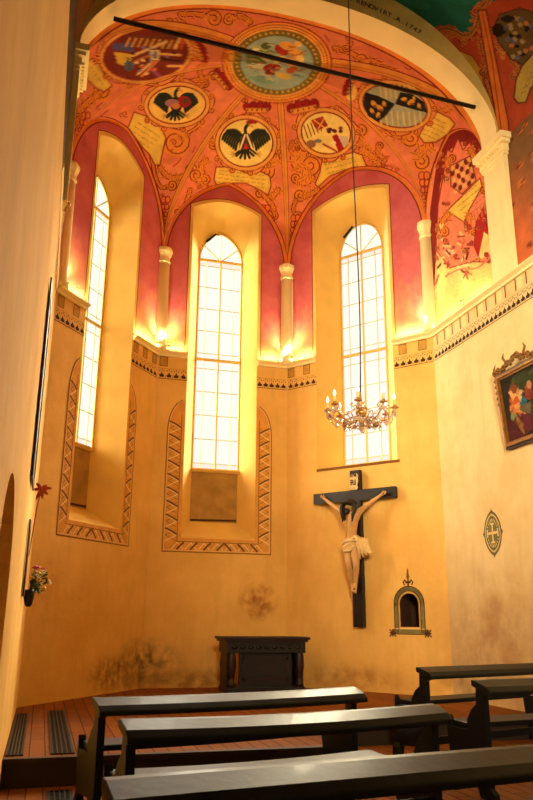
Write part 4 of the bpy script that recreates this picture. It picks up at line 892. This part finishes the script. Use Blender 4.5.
def crucifix():
    tb, zb_ = W2.px(357, 627); c = 1.60; z0 = zb_
    root = empty('crucifix', W2(c, z0, 0), label='large dark wooden crucifix with carved pale figure hanging between window and niche', cat='crucifix')
    o = Vector(root.location); f = lambda t, z, d: tuple(Vector(W2(t, z, d))-o)     # d negative = out of the wall
    mb = MB()
    w = .105; zt = W2.px(354, 471, -.06)[1]; za = W2.px(356, 496, -.06)[1]; aL = W2.px(315.5, 501, -.06)[0]; aR = W2.px(397, 491, -.06)[0]
    mb.prism([(c-w, z0), (c+w, z0), (c+w, zt), (c-w, zt)], f, -.03, -.13, M_black)
    mb.prism([(aL, za-.1), (aR, za-.1), (aR, za+.1), (aL, za+.1)], f, -.028, -.135, M_black); cr = mb.build('cross', root)
    md = cr.modifiers.new('b', 'BEVEL'); md.width = .008
    # title scroll
    mb = MB(); sc = []
    zc0, zc1 = za+.10, zt-.07
    for i in range(13):
        k = i/12; z = zc0+(zc1-zc0)*k; dd = -.158-.014*math.sin(k*2*PI); sc.append((z, dd))
    vs = []; 
    for k, (z, dd) in enumerate(sc):
        ww = .085*(1-.25*(k in (0, 12)))+.006*math.sin(k*1.3); vs += [f(c-ww-.01, z, dd), f(c+ww-.01, z, dd), f(c+ww-.01, z, dd+.012), f(c-ww-.01, z, dd+.012)]
    mb.add(vs, [(i*4+j, i*4+(j+1) % 4, i*4+4+(j+1) % 4, i*4+4+j) for i in range(12) for j in range(4)]+[(0, 1, 2, 3), (48, 49, 50, 51)], M_cloth); plate = mb.build('title_scroll', root)
    tx = MB(); mk = mat('black_ink', (30, 18, 12), .8)
    for s_, zz in (('IN', zc0+.24), ('RI', zc0+.09)):
        cu = bpy.data.curves.new('l', 'FONT'); cu.body = s_; cu.size = .14; cu.align_x = 'CENTER'; cu.offset = .004; ob = bpy.data.objects.new('l', cu); C.objects.link(ob); bpy.context.view_layer.update()
        me = bpy.data.meshes.new_from_object(ob.evaluated_get(bpy.context.evaluated_depsgraph_get()))
        tx.add([f(c-.01+v.co.x, zz+v.co.y, -.178) for v in me.vertices], [tuple(p.vertices) for p in me.polygons], mk); bpy.data.objects.remove(ob); bpy.data.curves.remove(cu); bpy.data.meshes.remove(me)
    tx.build('lettering', plate, recalc=False)
    # the figure, joints read off the photograph and given depth from the wall
    def J(x, y, d): t, z = W2.px(x, y, d); return f(t, z, d)
    N = []; E = []
    def nd(p, r, par=None):
        N.append((p, r)); i = len(N)-1
        if par is not None: E.append((par, i))
        return i
    pel = nd(J(351, 544, -.27), (.125, .10)); bel = nd(J(351.8, 537, -.27), (.105, .085), pel); wa = nd(J(352.2, 531, -.28), (.10, .085), bel); ch = nd(J(352, 523, -.30), (.135, .105), wa); up = nd(J(351.4, 516, -.29), (.14, .095), ch)
    nk = nd(J(350.4, 511.5, -.30), .055, up); hd0 = nd(J(349.6, 508.6, -.36), .07, nk); hd = nd(J(349, 506, -.39), (.085, .095), hd0); nd(J(348.6, 502.8, -.385), .07, hd)
    for (sh, el, wr, ha) in (((344.5, 513.5, -.27), (335.5, 507.5, -.24), (326.5, 500.5, -.20), (323.3, 497.6, -.17)), ((358, 512.5, -.27), (367, 505.5, -.24), (378.5, 496.8, -.20), (383, 493.6, -.17))):
        a = nd(J(*sh), .075, up); m_ = [(sh[i]+el[i])/2 for i in range(3)]; a = nd(J(*m_), .056, a); a = nd(J(*el), .046, a); m_ = [(el[i]*.6+wr[i]*.4) for i in range(3)]; a = nd(J(*m_), .045, a); a = nd(J(*wr), .028, a); a = nd(J(*ha), (.040, .022), a)
        dx = 1 if ha[0] > 350 else -1
        for q, (fx, fy) in enumerate(((3.2, -1.4), (3.6, -.5), (3.4, .5), (2.8, 1.4))):
            b_ = nd(J(ha[0]+dx*fx*.45, ha[1]+fy*.55-.9, ha[2]-.01), .013, a); nd(J(ha[0]+dx*fx*.8, ha[1]+fy-1.1, ha[2]-.06), .011, b_)
        b_ = nd(J(ha[0]-dx*.3, ha[1]-1.6, ha[2]-.03), .014, a); nd(J(ha[0]+dx*.3, ha[1]-2.7, ha[2]-.05), .011, b_)
    for (hp, kn, an, ft, toe) in (((348.7, 547, -.27), (348.3, 564, -.37), (352.3, 584, -.22), (353.0, 588, -.24), (352.4, 593, -.31)), ((354.2, 547, -.27), (356.2, 563, -.38), (355.6, 583, -.26), (355.0, 588, -.29), (354.9, 593.5, -.35))):
        a = nd(J(*hp), .10, pel); m_ = [(hp[i]*.5+kn[i]*.5) for i in range(3)]; a = nd(J(*m_), .088, a); a = nd(J(*kn), .062, a); m_ = [(kn[i]*.68+an[i]*.32) for i in range(3)]; a = nd(J(*m_), .062, a); a = nd(J(*an), .036, a); a = nd(J(*ft), (.045, .035), a); nd(J(*toe), (.042, .02), a)
    def face(mb):
        h = Vector(N[hd][0]); out = (Vector(f(c, 0, -1))-Vector(f(c, 0, 0))).normalized(); rt = (Vector(f(c+1, 0, 0))-Vector(f(c, 0, 0))); up_ = Vector((0, 0, 1))
        mb.ball(h+out*.088-up_*.03, .02, M_flesh, 1, (1, 1, 1.5))
        for sx in (-1, 1): mb.ball(h+out*.082+rt*.03*sx+up_*.005, .013, M_hair, 1); mb.ball(h+rt*.09*sx-up_*.01, .02, M_flesh, 1, (.6, 1, 1.5))
        mb.ball(h+out*.08-up_*.068, .016, M_hair, 1, (1.6, .7, .5))
    fig = skin_mesh('carved_figure', N, E, M_flesh, root, 2, face)
    # hair, beard, crown of thorns
    h = Vector(N[hd][0]); out = (Vector(f(c, 0, -1))-Vector(f(c, 0, 0))).normalized(); rt = Vector(f(c+1, 0, 0))-Vector(f(c, 0, 0)); up_ = Vector((0, 0, 1))
    mb = MB(); mb.ball(h-out*.03+up_*.05, .115, M_hair, 2, (1, 1, .8))
    for sx in (-1, 1):
        for q in range(4):
            p0 = h+rt*sx*(.07+.012*q)+up_*.04-out*(.05-.03*q); mb.tube([p0, p0+rt*sx*.035-up_*.10, p0+rt*sx*.01-up_*.2+out*.03, p0-rt*sx*.01-up_*(.27+.02*q)+out*.03], [.032, .034, .026, .01], M_hair, 7)
    mb.ball(h+out*.06-up_*.105, .045, M_hair, 2, (1, .8, 1.2)); mb.build('hair', fig)
    mb = MB()
    for q in range(3):
        pts = []
        for k in range(25): a = 2*PI*k/24; pts.append(h+up_*(.055+.012*math.sin(3*a+q*2))+(rt*math.cos(a)*1.0+out*math.sin(a))*(.118+.008*math.sin(5*a+q)))
        mb.tube(pts, .012, M_hair, 6)
    for k in range(16): a = 2*PI*k/16; p = h+up_*.055+(rt*math.cos(a)+out*math.sin(a))*.12; mb.tube([p, p+(rt*math.cos(a)+out*math.sin(a))*.045+up_*.02*(-1)**k], [.007, .001], M_hair, 4)
    mb.build('crown_of_thorns', fig)
    # loincloth: folded wrap with a knot and a hanging end on the right
    mb = MB(); P = Vector(N[pel][0])
    for q in range(7):
        pts = []; z = .075-.032*q
        for k in range(29):
            a = 2*PI*k/28; pts.append(P+up_*(z+.02-.045*math.cos(a-2.4)+.014*math.sin(4*a+q))+rt*math.cos(a)*(.135+.012*math.sin(q*1.7))+out*math.sin(a)*(.125+.01*math.sin(q*2.3)))
        mb.tube(pts, .024+.006*(q % 2), M_cloth, 8)
    for q in range(5):
        s0 = P+rt*(.10+.02*q)+out*(.10-.02*q)+up_*.08; mb.tube([s0, s0+rt*(.07+.02*q)+up_*(.03-.015*q), s0+rt*(.10+.025*q)-up_*(.14+.03*q), s0+rt*(.13+.035*q)-up_*(.36-.03*q)], [.025, .035, .036, .018], M_cloth, 8)
    mb.ball(P+rt*.18+out*.09+up_*.05, .055, M_cloth, 2); mb.build('loincloth', fig)
    for (x, y, dd, L_) in ((323.6, 497.6, -.205, .08), (383, 493.5, -.205, .08), (354, 589, -.36, .2)): nl = MB(); p = Vector(J(x, y, dd)); nl.tube([p, p-out*L_], [.014, .008], M_iron, 6); nl.build('nail', root)
crucifix()
# ------------------------------------------------------------------ iron tie rod across the arch
(xa, za), (xb, zb2) = [(lambda r: (r[0]*9.22/r[1], r[2]*9.22/r[1]))(ray(*p)) for p in ((115, 17), (475, 109))]
mb = MB(); mb.tube([(xa-.02, 9.22, (za+zb2)/2+.10), (xb+.0, 9.22, (za+zb2)/2-.10)], .035, M_iron, 8)
tag(mb.build('tie_rod', origin=((xa+xb)/2, 9.22, 8.3)), 'long dark iron tie rod spanning the cream arch under the painted vault', 'tie rod')
# ------------------------------------------------------------------ chandelier
def chandelier():
    yc = 8.0; r_ = ray(361, 413); r_ = r_*yc/r_[1]; cx, cz = r_[0], r_[2]
    t = empty('chandelier', (cx, yc, cz), label='brass and crystal chandelier with lit candle bulbs hanging before the right window', cat='chandelier')
    ztop = float(arch_z(cx, rise2, 7.40))-cz
    mb = MB(); pts = [(0, 0, .26)]
    rr = random.Random(3)
    for i in range(1, 15): k = i/14; pts.append((-.02*k+.05*math.sin(k*7)*(1-k)**2, .03*math.sin(k*5)*(1-k), .26+(ztop-.26)*k))
    mb.tube(pts, .008, mat('dark_cable', (60, 44, 52), .6), 6); mb.build('cable', t)
    mb = MB(); mb.lathe((0, 0, 0), [(.004, -.16), (.02, -.14), (.035, -.11), (.018, -.08), (.03, -.05), (.06, -.02), (.07, .01), (.03, .04), (.018, .08), (.028, .12), (.016, .16), (.012, .24), (.004, .27)], M_brass, 14)
    for j in range(10): a = j*PI/5; mb.tube([(0, 0, .03), (.06*math.cos(a), .06*math.sin(a), .07), (.11*math.cos(a), .11*math.sin(a), .02)], [.006, .008, .003], M_brass, 5)
    mb.build('stem', t)
    M_cry = mat('crystal_glass', (250, 226, 206), .05, spec=1.0); M_cry.node_tree.nodes['Principled BSDF'].inputs['Transmission Weight'].default_value = .6
    M_can = mat('cream_candle_sleeve', (248, 220, 150), .5); M_bulb = emis('lit_candle_bulb', (255, 214, 190), 6)
    proto = []
    def put_drop(par, x, y, z, s):
        if not proto:
            mb = MB(); mb.lathe((0, 0, 0), [(.001, -1), (.42, -.45), (.3, -.1), (.1, .02), (.16, .12), (.001, .22)], M_cry, 6, False); proto.append(mb.build('crystal_drop', par)); o = proto[0]
        else: o = proto[0].copy(); C.objects.link(o); o.parent = par
        o.location = (x, y, z); o.scale = (s, s, s)
    for j in range(8):
        a = j*PI/4+.3; R_ = .40; c_, s_ = math.cos(a), math.sin(a); f = lambda r, z: (r*c_, r*s_, z)
        mb = MB(); mb.tube([f(.03, -.02), f(.10, -.10), f(.20, -.13), f(.30, -.09), f(.36, -.02), f(R_, .035)], [.012, .010, .009, .009, .008, .008], M_brass, 7)
        mb.tube([f(.10, -.10), f(.15, -.02), f(.20, -.01), f(.22, -.05), f(.19, -.06)], .006, M_brass, 6); arm = mb.build('arm', t)
        mb = MB(); mb.lathe(f(R_, .03), [(.008, 0), (.045, .012), (.05, .022), (.03, .02), (.022, .045), (.022, .05)], M_brass, 12); mb.build('drip_pan', arm)
        mb = MB(); mb.lathe(f(R_, .05), [(.017, 0), (.017, .10)], M_can, 10); mb.build('candle_sleeve', arm)
        mb = MB(); mb.lathe(f(R_, .15), [(.006, 0), (.016, .018), (.017, .03), (.009, .055), (.001, .08)], M_bulb, 10); mb.build('bulb', arm)
        spots_ = [((R_)*math.cos(a+(q-2)*.09), R_*math.sin(a+(q-2)*.09), .02-.03*(q % 2), .055) for q in range(5)]+[(*f(.12+.09*q, -.12), .065) for q in range(3)]
        spots_ += [(.2*math.cos(a+(q+.5)/4*PI/4), .2*math.sin(a+(q+.5)/4*PI/4), -.10, .06) for q in range(4)]
        for x, y, z, sz in spots_: put_drop(arm, x, y, z, sz)
        mb = MB(); mb.tube([(R_*.93*math.cos(a+k/12*PI/4), R_*.93*math.sin(a+k/12*PI/4), -.10*math.sin(k/12*PI)) for k in range(13)], [.011 if k % 2 else .004 for k in range(13)], M_cry, 6); mb.build('bead_chain', arm)
    put_drop(t, 0, 0, -.16, .09)
    for j in range(3): a = j*PI/1.5; put_drop(t, .09*math.cos(a), .09*math.sin(a), -.03, .07)
chandelier()
# ------------------------------------------------------------------ framed paintings
def right_painting():
    tl, zt = W3.px(500, 377, -.06); tb, zb_ = W3.px(507, 450, -.06); t0 = tl; t1 = t0+1.08
    z1, z0 = zt, zb_; H = z1-z0
    root = empty('framed_painting', W3((t0+t1)/2, z0, 0), label='oil painting in carved gilt frame with crest on the right wall', cat='painting'); o = Vector(root.location)
    f = lambda t, z, d: tuple(Vector(W3(t, z, d-(.10*(z-z0)/H)))-o)     # leans out a little at the top
    fr = MB(); w = .10
    for k, (a, b, d0, d1, m) in enumerate(((0, .035, -.02, -.06, M_redwood), (.035, .075, -.02, -.085, M_gold), (.075, .10, -.02, -.06, M_gold))):
        for q in (((t0+a, z0+a), (t1-a, z0+a), (t1-b, z0+b), (t0+b, z0+b)), ((t0+a, z1-a), (t0+b, z1-b), (t1-b, z1-b), (t1-a, z1-a)), ((t0+a, z0+a), (t0+b, z0+b), (t0+b, z1-b), (t0+a, z1-a)), ((t1-a, z0+a), (t1-a, z1-a), (t1-b, z1-b), (t1-b, z0+b))):
            fr.prism(list(q), f, d0, d1, m)
    frame = fr.build('frame', root)
    cr = MB(); c = (t0+t1)/2
    for i in range(14):
        k = i/13; t = t0+.0+(t1-t0)*k; zz = z1+.03+.10*math.exp(-((k-.5)/.22)**2)+.02*math.sin(i*2.1)
        pts = [f(t+.06*math.cos(a*PI/3)*(1-a/8), zz+.05*math.sin(a*PI/3)*(1-a/8), -.05) for a in range(7)]; cr.tube(pts, [.022, .021, .019, .017, .014, .011, .008], M_gold, 6)
        cr.ball(f(t, zz-.02, -.05), .035, M_gold, 1, (1, .6, 1))
    for s, t in ((-1, t0+.02), (1, t1-.02)):
        cr.tube([f(t, z1+.02, -.05), f(t+s*.02, z1+.1, -.05), f(t-s*.04, z1+.16, -.05)], [.02, .018, .004], M_gold, 6)
        for q in range(5): cr.tube([f(t0-.01 if s < 0 else t1+.01, z1-.05-.09*q, -.04), f((t0-.05) if s < 0 else (t1+.05), z1-.08-.09*q, -.04), f(t0-.01 if s < 0 else t1+.01, z1-.12-.09*q, -.04)], [.012, .018-.002*q, .006], M_gold, 6)
    for q in (-.2, .2): cr.tube([f(c+q, z1+.1, -.05), f(c+q*1.4, z1+.2, -.05), f(c+q*1.2, z1+.27, -.05)], [.02, .02, .005], M_gold, 6)
    cr.build('carved_crest', frame)
    nt_, nz_ = 90, 110; G = np.zeros((nt_, nz_, 3))
    for i in range(nt_):
        for j in range(nz_): G[i, j] = f(t0+w-.01+(t1-t0-2*w+.02)*i/(nt_-1), z0+w-.01+(H-2*w+.02)*j/(nz_-1), -.04)
    cvs = Canvas(G.reshape(-1, 3), (40, 34, 22)); ii, jj = np.meshgrid(np.linspace(0, 1, nt_), np.linspace(0, 1, nz_), indexing='ij'); cvs.x = ii.ravel()*100; cvs.y = (1-jj.ravel())*110
    for (x, y, rx, ry, a, cc) in ((70, 20, 40, 14, .2, (50, 56, 30)), (20, 90, 40, 20, .1, (70, 28, 30)), (34, 44, 17, 20, .2, (168, 78, 34)), (30, 30, 9, 10, 0, (206, 140, 84)), (34, 26, 10, 8, .3, (120, 60, 30)), (52, 52, 10, 9, 0, (28, 96, 120)), (40, 62, 20, 7, .5, (200, 130, 70)), (22, 60, 7, 14, -.2, (190, 110, 60)), (60, 66, 20, 8, .3, (90, 80, 56)), (20, 70, 7, 6, 0, (110, 130, 80)), (50, 86, 30, 13, .4, (84, 30, 38)), (36, 88, 5, 18, -.4, (130, 90, 40)), (70, 40, 10, 14, .1, (120, 50, 26)), (74, 30, 6, 7, 0, (176, 120, 76)), (80, 80, 14, 20, 0, (50, 44, 30)), (48, 40, 5, 8, .5, (200, 170, 110))):
        cvs.ell(x, y, rx, ry, cc, a)
    for i in range(150):
        x, y = rng.uniform(4, 96), rng.uniform(4, 106); k = np.argmin((cvs.x-x)**2+(cvs.y-y)**2); col = np.clip(cvs.c[k]*rng.uniform(.55, 1.5), 0, 1); w_ = rng.uniform(1.2, 3); q = rng.uniform(-1, 1.4)
        sel = ((cvs.x-x)*math.cos(q)+(cvs.y-y)*math.sin(q))**2/60+(-(cvs.x-x)*math.sin(q)+(cvs.y-y)*math.cos(q))**2/w_**2 < 1; cvs.c[sel] = cvs.c[sel]*.4+col*.6
    grid_obj('canvas', [G], cvs.c, M_fresco, root)
right_painting()
def board(name, y0, y1, z0, z1, thick, lean, m, label, cat, fm):
    root = empty(name, (XL, (y0+y1)/2, z0), label=label, cat=cat); o = Vector(root.location); H = z1-z0
    f = lambda y, z, d: tuple(Vector((XL+.012+d+lean*(z-z0)/H, y, z))-o)
    a = MB(); w = .09
    for q in (((y0, z0), (y1, z0), (y1-w, z0+w), (y0+w, z0+w)), ((y0, z1), (y0+w, z1-w), (y1-w, z1-w), (y1, z1)), ((y0, z0), (y0+w, z0+w), (y0+w, z1-w), (y0, z1)), ((y1, z0), (y1, z1), (y1-w, z1-w), (y1-w, z0+w))): a.prism(list(q), f, 0, thick, m)
    a.build('frame', root); b_ = MB(); b_.prism([(y0+w-.01, z0+w-.01), (y1-w+.01, z0+w-.01), (y1-w+.01, z1-w+.01), (y0+w-.01, z1-w+.01)], f, 0, thick*.5, fm); b_.build('canvas', root)
M_canv = mat('darkened_canvas', (60, 40, 24), .6, noise=.4, nscale=5)
board('framed_painting', 7.3, 8.2, 1.27, 3.32, .018, .0, M_black, 'tall dark framed painting seen edge-on high on the left wall', 'painting', M_canv)
board('framed_board', 8.25, 8.6, .20, .98, .016, .0, M_redwood, 'narrow dark framed board low on the left wall above the flowers', 'board', M_canv)
# ------------------------------------------------------------------ flowers in a wall vase, red dried spray
def flowers():
    root = empty('flower_bouquet', (XL, 8.78, .22), label='bouquet of yellow and pink flowers in dark vase hung on the left wall', cat='flowers'); rr = random.Random(5)
    mb = MB(); mb.lathe((.07, 0, -.02), [(.02, -.10), (.04, -.08), (.055, .0), (.06, .06), (.045, .08)], M_black, 12); mb.box((0, -.02, .0), (.04, .02, .05), M_iron); mb.build('wall_vase', root)
    M_leaf = mat('green_leaf', (54, 84, 26), .6, noise=.3, nscale=20); lf = MB(); stm = MB()
    heads = []
    for i in range(26):
        a = rr.uniform(-2.2, 2.2); el = rr.uniform(.1, 1.4); L = rr.uniform(.12, .30); d = Vector((abs(math.cos(a))*math.cos(el)*.9+.1, math.sin(a)*math.cos(el), math.sin(el))); p = Vector((.07, 0, .05)); q = p+d*L*.5+Vector((0, 0, .02)); e = p+d*L
        stm.tube([p, q, e], .003, M_leaf, 4); heads.append((e, d))
    for i in range(60):
        e, d = rr.choice(heads); p = Vector((.07, 0, .05)).lerp(e, rr.uniform(.4, 1.0)); dd = Vector((rr.uniform(-.3, 1), rr.uniform(-1, 1), rr.uniform(-.7, .8))).normalized(); s = dd.orthogonal()*1.0; dd.normalize(); s = dd.orthogonal().normalized()*.018; L = rr.uniform(.05, .10)
        lf.add([p, p+dd*L*.5+s+Vector((0, 0, .005)), p+dd*L, p+dd*L*.5-s+Vector((0, 0, .005)), p+dd*L*.5-Vector((0, 0, .004))], [(0, 1, 4), (1, 2, 4), (2, 3, 4), (3, 0, 4)], M_leaf)
    stm.build('stems', root); lf.build('leaves', root)
    cols = [mat('yellow_petal', (226, 180, 60), .6), mat('pink_petal', (196, 50, 90), .6), mat('cream_petal', (236, 214, 140), .6)]
    for i, (e, d) in enumerate(heads[:18]):
        m = cols[1] if i % 6 == 0 else cols[0 if i % 2 else 2]; mb = MB(); n = 7; ax = d.orthogonal().normalized(); ay = d.cross(ax)
        for k in range(n): a = 2*PI*k/n; r = ax*math.cos(a)+ay*math.sin(a); mb.ball(e+r*.019+d*.004, .016, m, 1, (1, 1, .7))
        mb.ball(e+d*.008, .009, M_brown, 1); fo = mb.build('flower', root)
        if i % 6 == 0: fo['label'] = 'pink flower head'
flowers()
def spray():
    M_red = mat('dried_red_leaf', (150, 54, 30), .7, noise=.2, nscale=20); root = empty('dried_leaf_spray', (XL, 9.7, .6), label='red star-shaped leafy spray on a thin bent stem by the left corner', cat='dried plant'); rr = random.Random(2)
    top = Vector((.085, .0, .92)); mb = MB(); mb.tube([(.01, 0, .1), (.03, 0, .4), (.05, 0, .7), top], [.004, .007, .007, .006], M_red, 6); mb.build('stem', root)
    for k, (dx, dz, L) in enumerate(((.9, .35, .14), (.5, .8, .12), (-.5, .75, .13), (-.9, .2, .12), (.8, -.35, .10), (-.4, -.7, .12), (.2, -.9, .10))):
        d = Vector((dx, -.25*(-1)**k, dz)).normalized(); s = Vector((-dz, 0, dx)).normalized(); mb = MB(); pts = [(0, .006), (.3, .02), (.6, .022), (.85, .012), (1, .001)]
        vs = []; fs = []
        for q, (a, w) in enumerate(pts): p = top+d*L*a+Vector((0, -.02, -.03*a*a)); vs += [p+s*w, p+Vector((0, -.006, 0)), p-s*w, p+Vector((0, .004, 0))]
        for q in range(4):
            for j in range(4): fs.append((q*4+j, q*4+(j+1) % 4, q*4+4+(j+1) % 4, q*4+4+j))
        mb.add(vs, fs, M_red); mb.build('leaf', root)
spray()
# ------------------------------------------------------------------ small spotlights standing on the ledge (they throw the glow up the rose wall)
M_lens = emis('lit_lens', (255, 226, 150), 12)
def spot(W, t, label, group=None, d=-.06, tilt=.0, seen=True, power=60, off=.16):
    p = W(t, ZL+.012, d); root = empty('spotlight', p, math.atan2(W.e[1], W.e[0]), label=label, cat='spotlight', group=group)
    mb = MB(); mb.lathe((0, 0, 0), [(.03, 0), (.03, .012), (.008, .02), (.008, .05)], M_brass, 10); mb.build('foot', root)
    mb = MB(); mb.tube([(0, -.02, .05), (0, -.035, .12)], [.028, .036], M_brass, 12); mb.tube([(-.035, 0, .045), (0, -.005, .075), (.035, 0, .045)], .005, M_brass, 5); mb.build('lamp_head', root)
    mb = MB(); mb.tube([(0, -.0352, .1205), (0, -.036, .124)], [.030, .030], M_lens, 12); mb.build('lens', root)
    l = bpy.data.lights.new('spot_beam', 'SPOT'); l.energy = power*(1.9 if W is not W3 else .2); l.color = (1, .82, .46); l.spot_size = math.radians(120); l.spot_blend = 1; l.shadow_soft_size = .03
    lo = bpy.data.objects.new('spot_beam', l); C.objects.link(lo); lo.location = W(t, ZL+.16, -off); lo.rotation_euler = (PI, 0, 0)
for W, t, lb, pw in ((W0, .14, 'small brass spotlight on the ledge at the left corner colonnette', 42), (W0, W0.len-.16, 'small spotlight on the ledge at the colonnette between left and middle windows', 50), (W1, W1.len-.1, 'small spotlight on the ledge at the colonnette between middle and right windows', 50),
                 (W2, W2.len-.1, 'small brass spotlight on the ledge at the colonnette beside the painted mural', 50), (W3, 1.2, 'small brass spotlight on the ledge below the painted mural', 40), (WLn, 10.1, 'small brass spotlight on the left wall ledge, nearest the arch', 25), (W1, .2, 'small spotlight on the ledge at the left of the middle window', 25), (W2, .2, 'small spotlight on the ledge at the left of the right window', 25)):
    spot(W, t, lb, power=pw)
# ------------------------------------------------------------------ light: daylight through the three windows, an added fill lamp behind the camera, soft sky
def area(name, loc, direc, sx, sy, e, col, spread=PI):
    l = bpy.data.lights.new(name, 'AREA'); l.shape = 'RECTANGLE'; l.size = sx; l.size_y = sy; l.energy = e; l.color = col; l.spread = spread
    o = bpy.data.objects.new(name, l); C.objects.link(o); o.location = loc; o.rotation_euler = Vector(direc).to_track_quat('-Z', 'Y').to_euler(); return o
def sun(name, direc, e, col, ang):
    l = bpy.data.lights.new(name, 'SUN'); l.energy = e; l.color = col; l.angle = math.radians(ang)
    o = bpy.data.objects.new(name, l); C.objects.link(o); o.rotation_euler = Vector(direc).to_track_quat('-Z', 'Y').to_euler()
sun('sky_light_left', (.95, -.31, -.26), 29, (1, .88, .66), 60)
sun('sky_light_front', (.05, -1, -.42), 12, (1, .90, .74), 44)
sun('sky_light_right', (-.66, -.75, -.52), 27, (1, .86, .60), 34)
for W, a, b in ((W0, .1, .74), (W0, 2.34, 3.15), (W1, .1, .54), (W1, 2.1, 2.6), (W2, .1, .64), (W2, 2.5, 3.15), (W3, .1, 1.95)):   # warm strip lamps lying on the ledge
    area('ledge_strip_light', W((a+b)/2, ZL+.03, -.08), (0, 0, 1), .03, .03, 1, (1, .78, .42)); o = bpy.context.scene.collection.objects[-1]
    o.data.size = b-a; o.data.size_y = .03; o.data.energy = (18 if W is not W3 else 4)*(b-a); o.rotation_euler = (PI, 0, math.atan2(W.e[1], W.e[0]))
area('nave_fill_light', (.8, -2.5, 4.2), (.55, 1, -.08), 1.6, 3.0, 270, (1, .82, .52), math.radians(60))  # added lamp behind the camera to fill the chancel, no window modelled there
w = bpy.data.worlds.new('sky'); bpy.context.scene.world = w; w.use_nodes = True; bg = w.node_tree.nodes['Background']; bg.inputs[0].default_value = (1.0, .62, .28, 1); bg.inputs[1].default_value = .16
# ------------------------------------------------------------------ camera
cam = bpy.data.cameras.new('camera'); co_ = bpy.data.objects.new('camera', cam); C.objects.link(co_)
cam.sensor_fit = 'VERTICAL'; cam.sensor_height = 36; cam.lens = F*36/800; cam.clip_start = .05; cam.clip_end = 100
r0 = np.array([1, 0, 0.]); u0 = np.array([0, -math.sin(T), math.cos(T)]); f0 = np.array([0, math.cos(T), math.sin(T)])
cr_ = r0*math.cos(R)+u0*math.sin(R); cu_ = -r0*math.sin(R)+u0*math.cos(R)
tochurch = lambda w_: (ca*w_[0]+sa*w_[1], -sa*w_[0]+ca*w_[1], w_[2])
X_, Y_, Z_ = Vector(tochurch(cr_)), Vector(tochurch(cu_)), -Vector(tochurch(f0))
co_.matrix_world = Matrix(((X_.x, Y_.x, Z_.x, 0), (X_.y, Y_.y, Z_.y, 0), (X_.z, Y_.z, Z_.z, 0), (0, 0, 0, 1)))
bpy.context.scene.camera = co_
vs_ = bpy.context.scene.view_settings; vs_.view_transform = 'Standard'; vs_.look = 'None'; vs_.gamma = 1; vs_.exposure = 0.0; vs_.use_curve_mapping = False
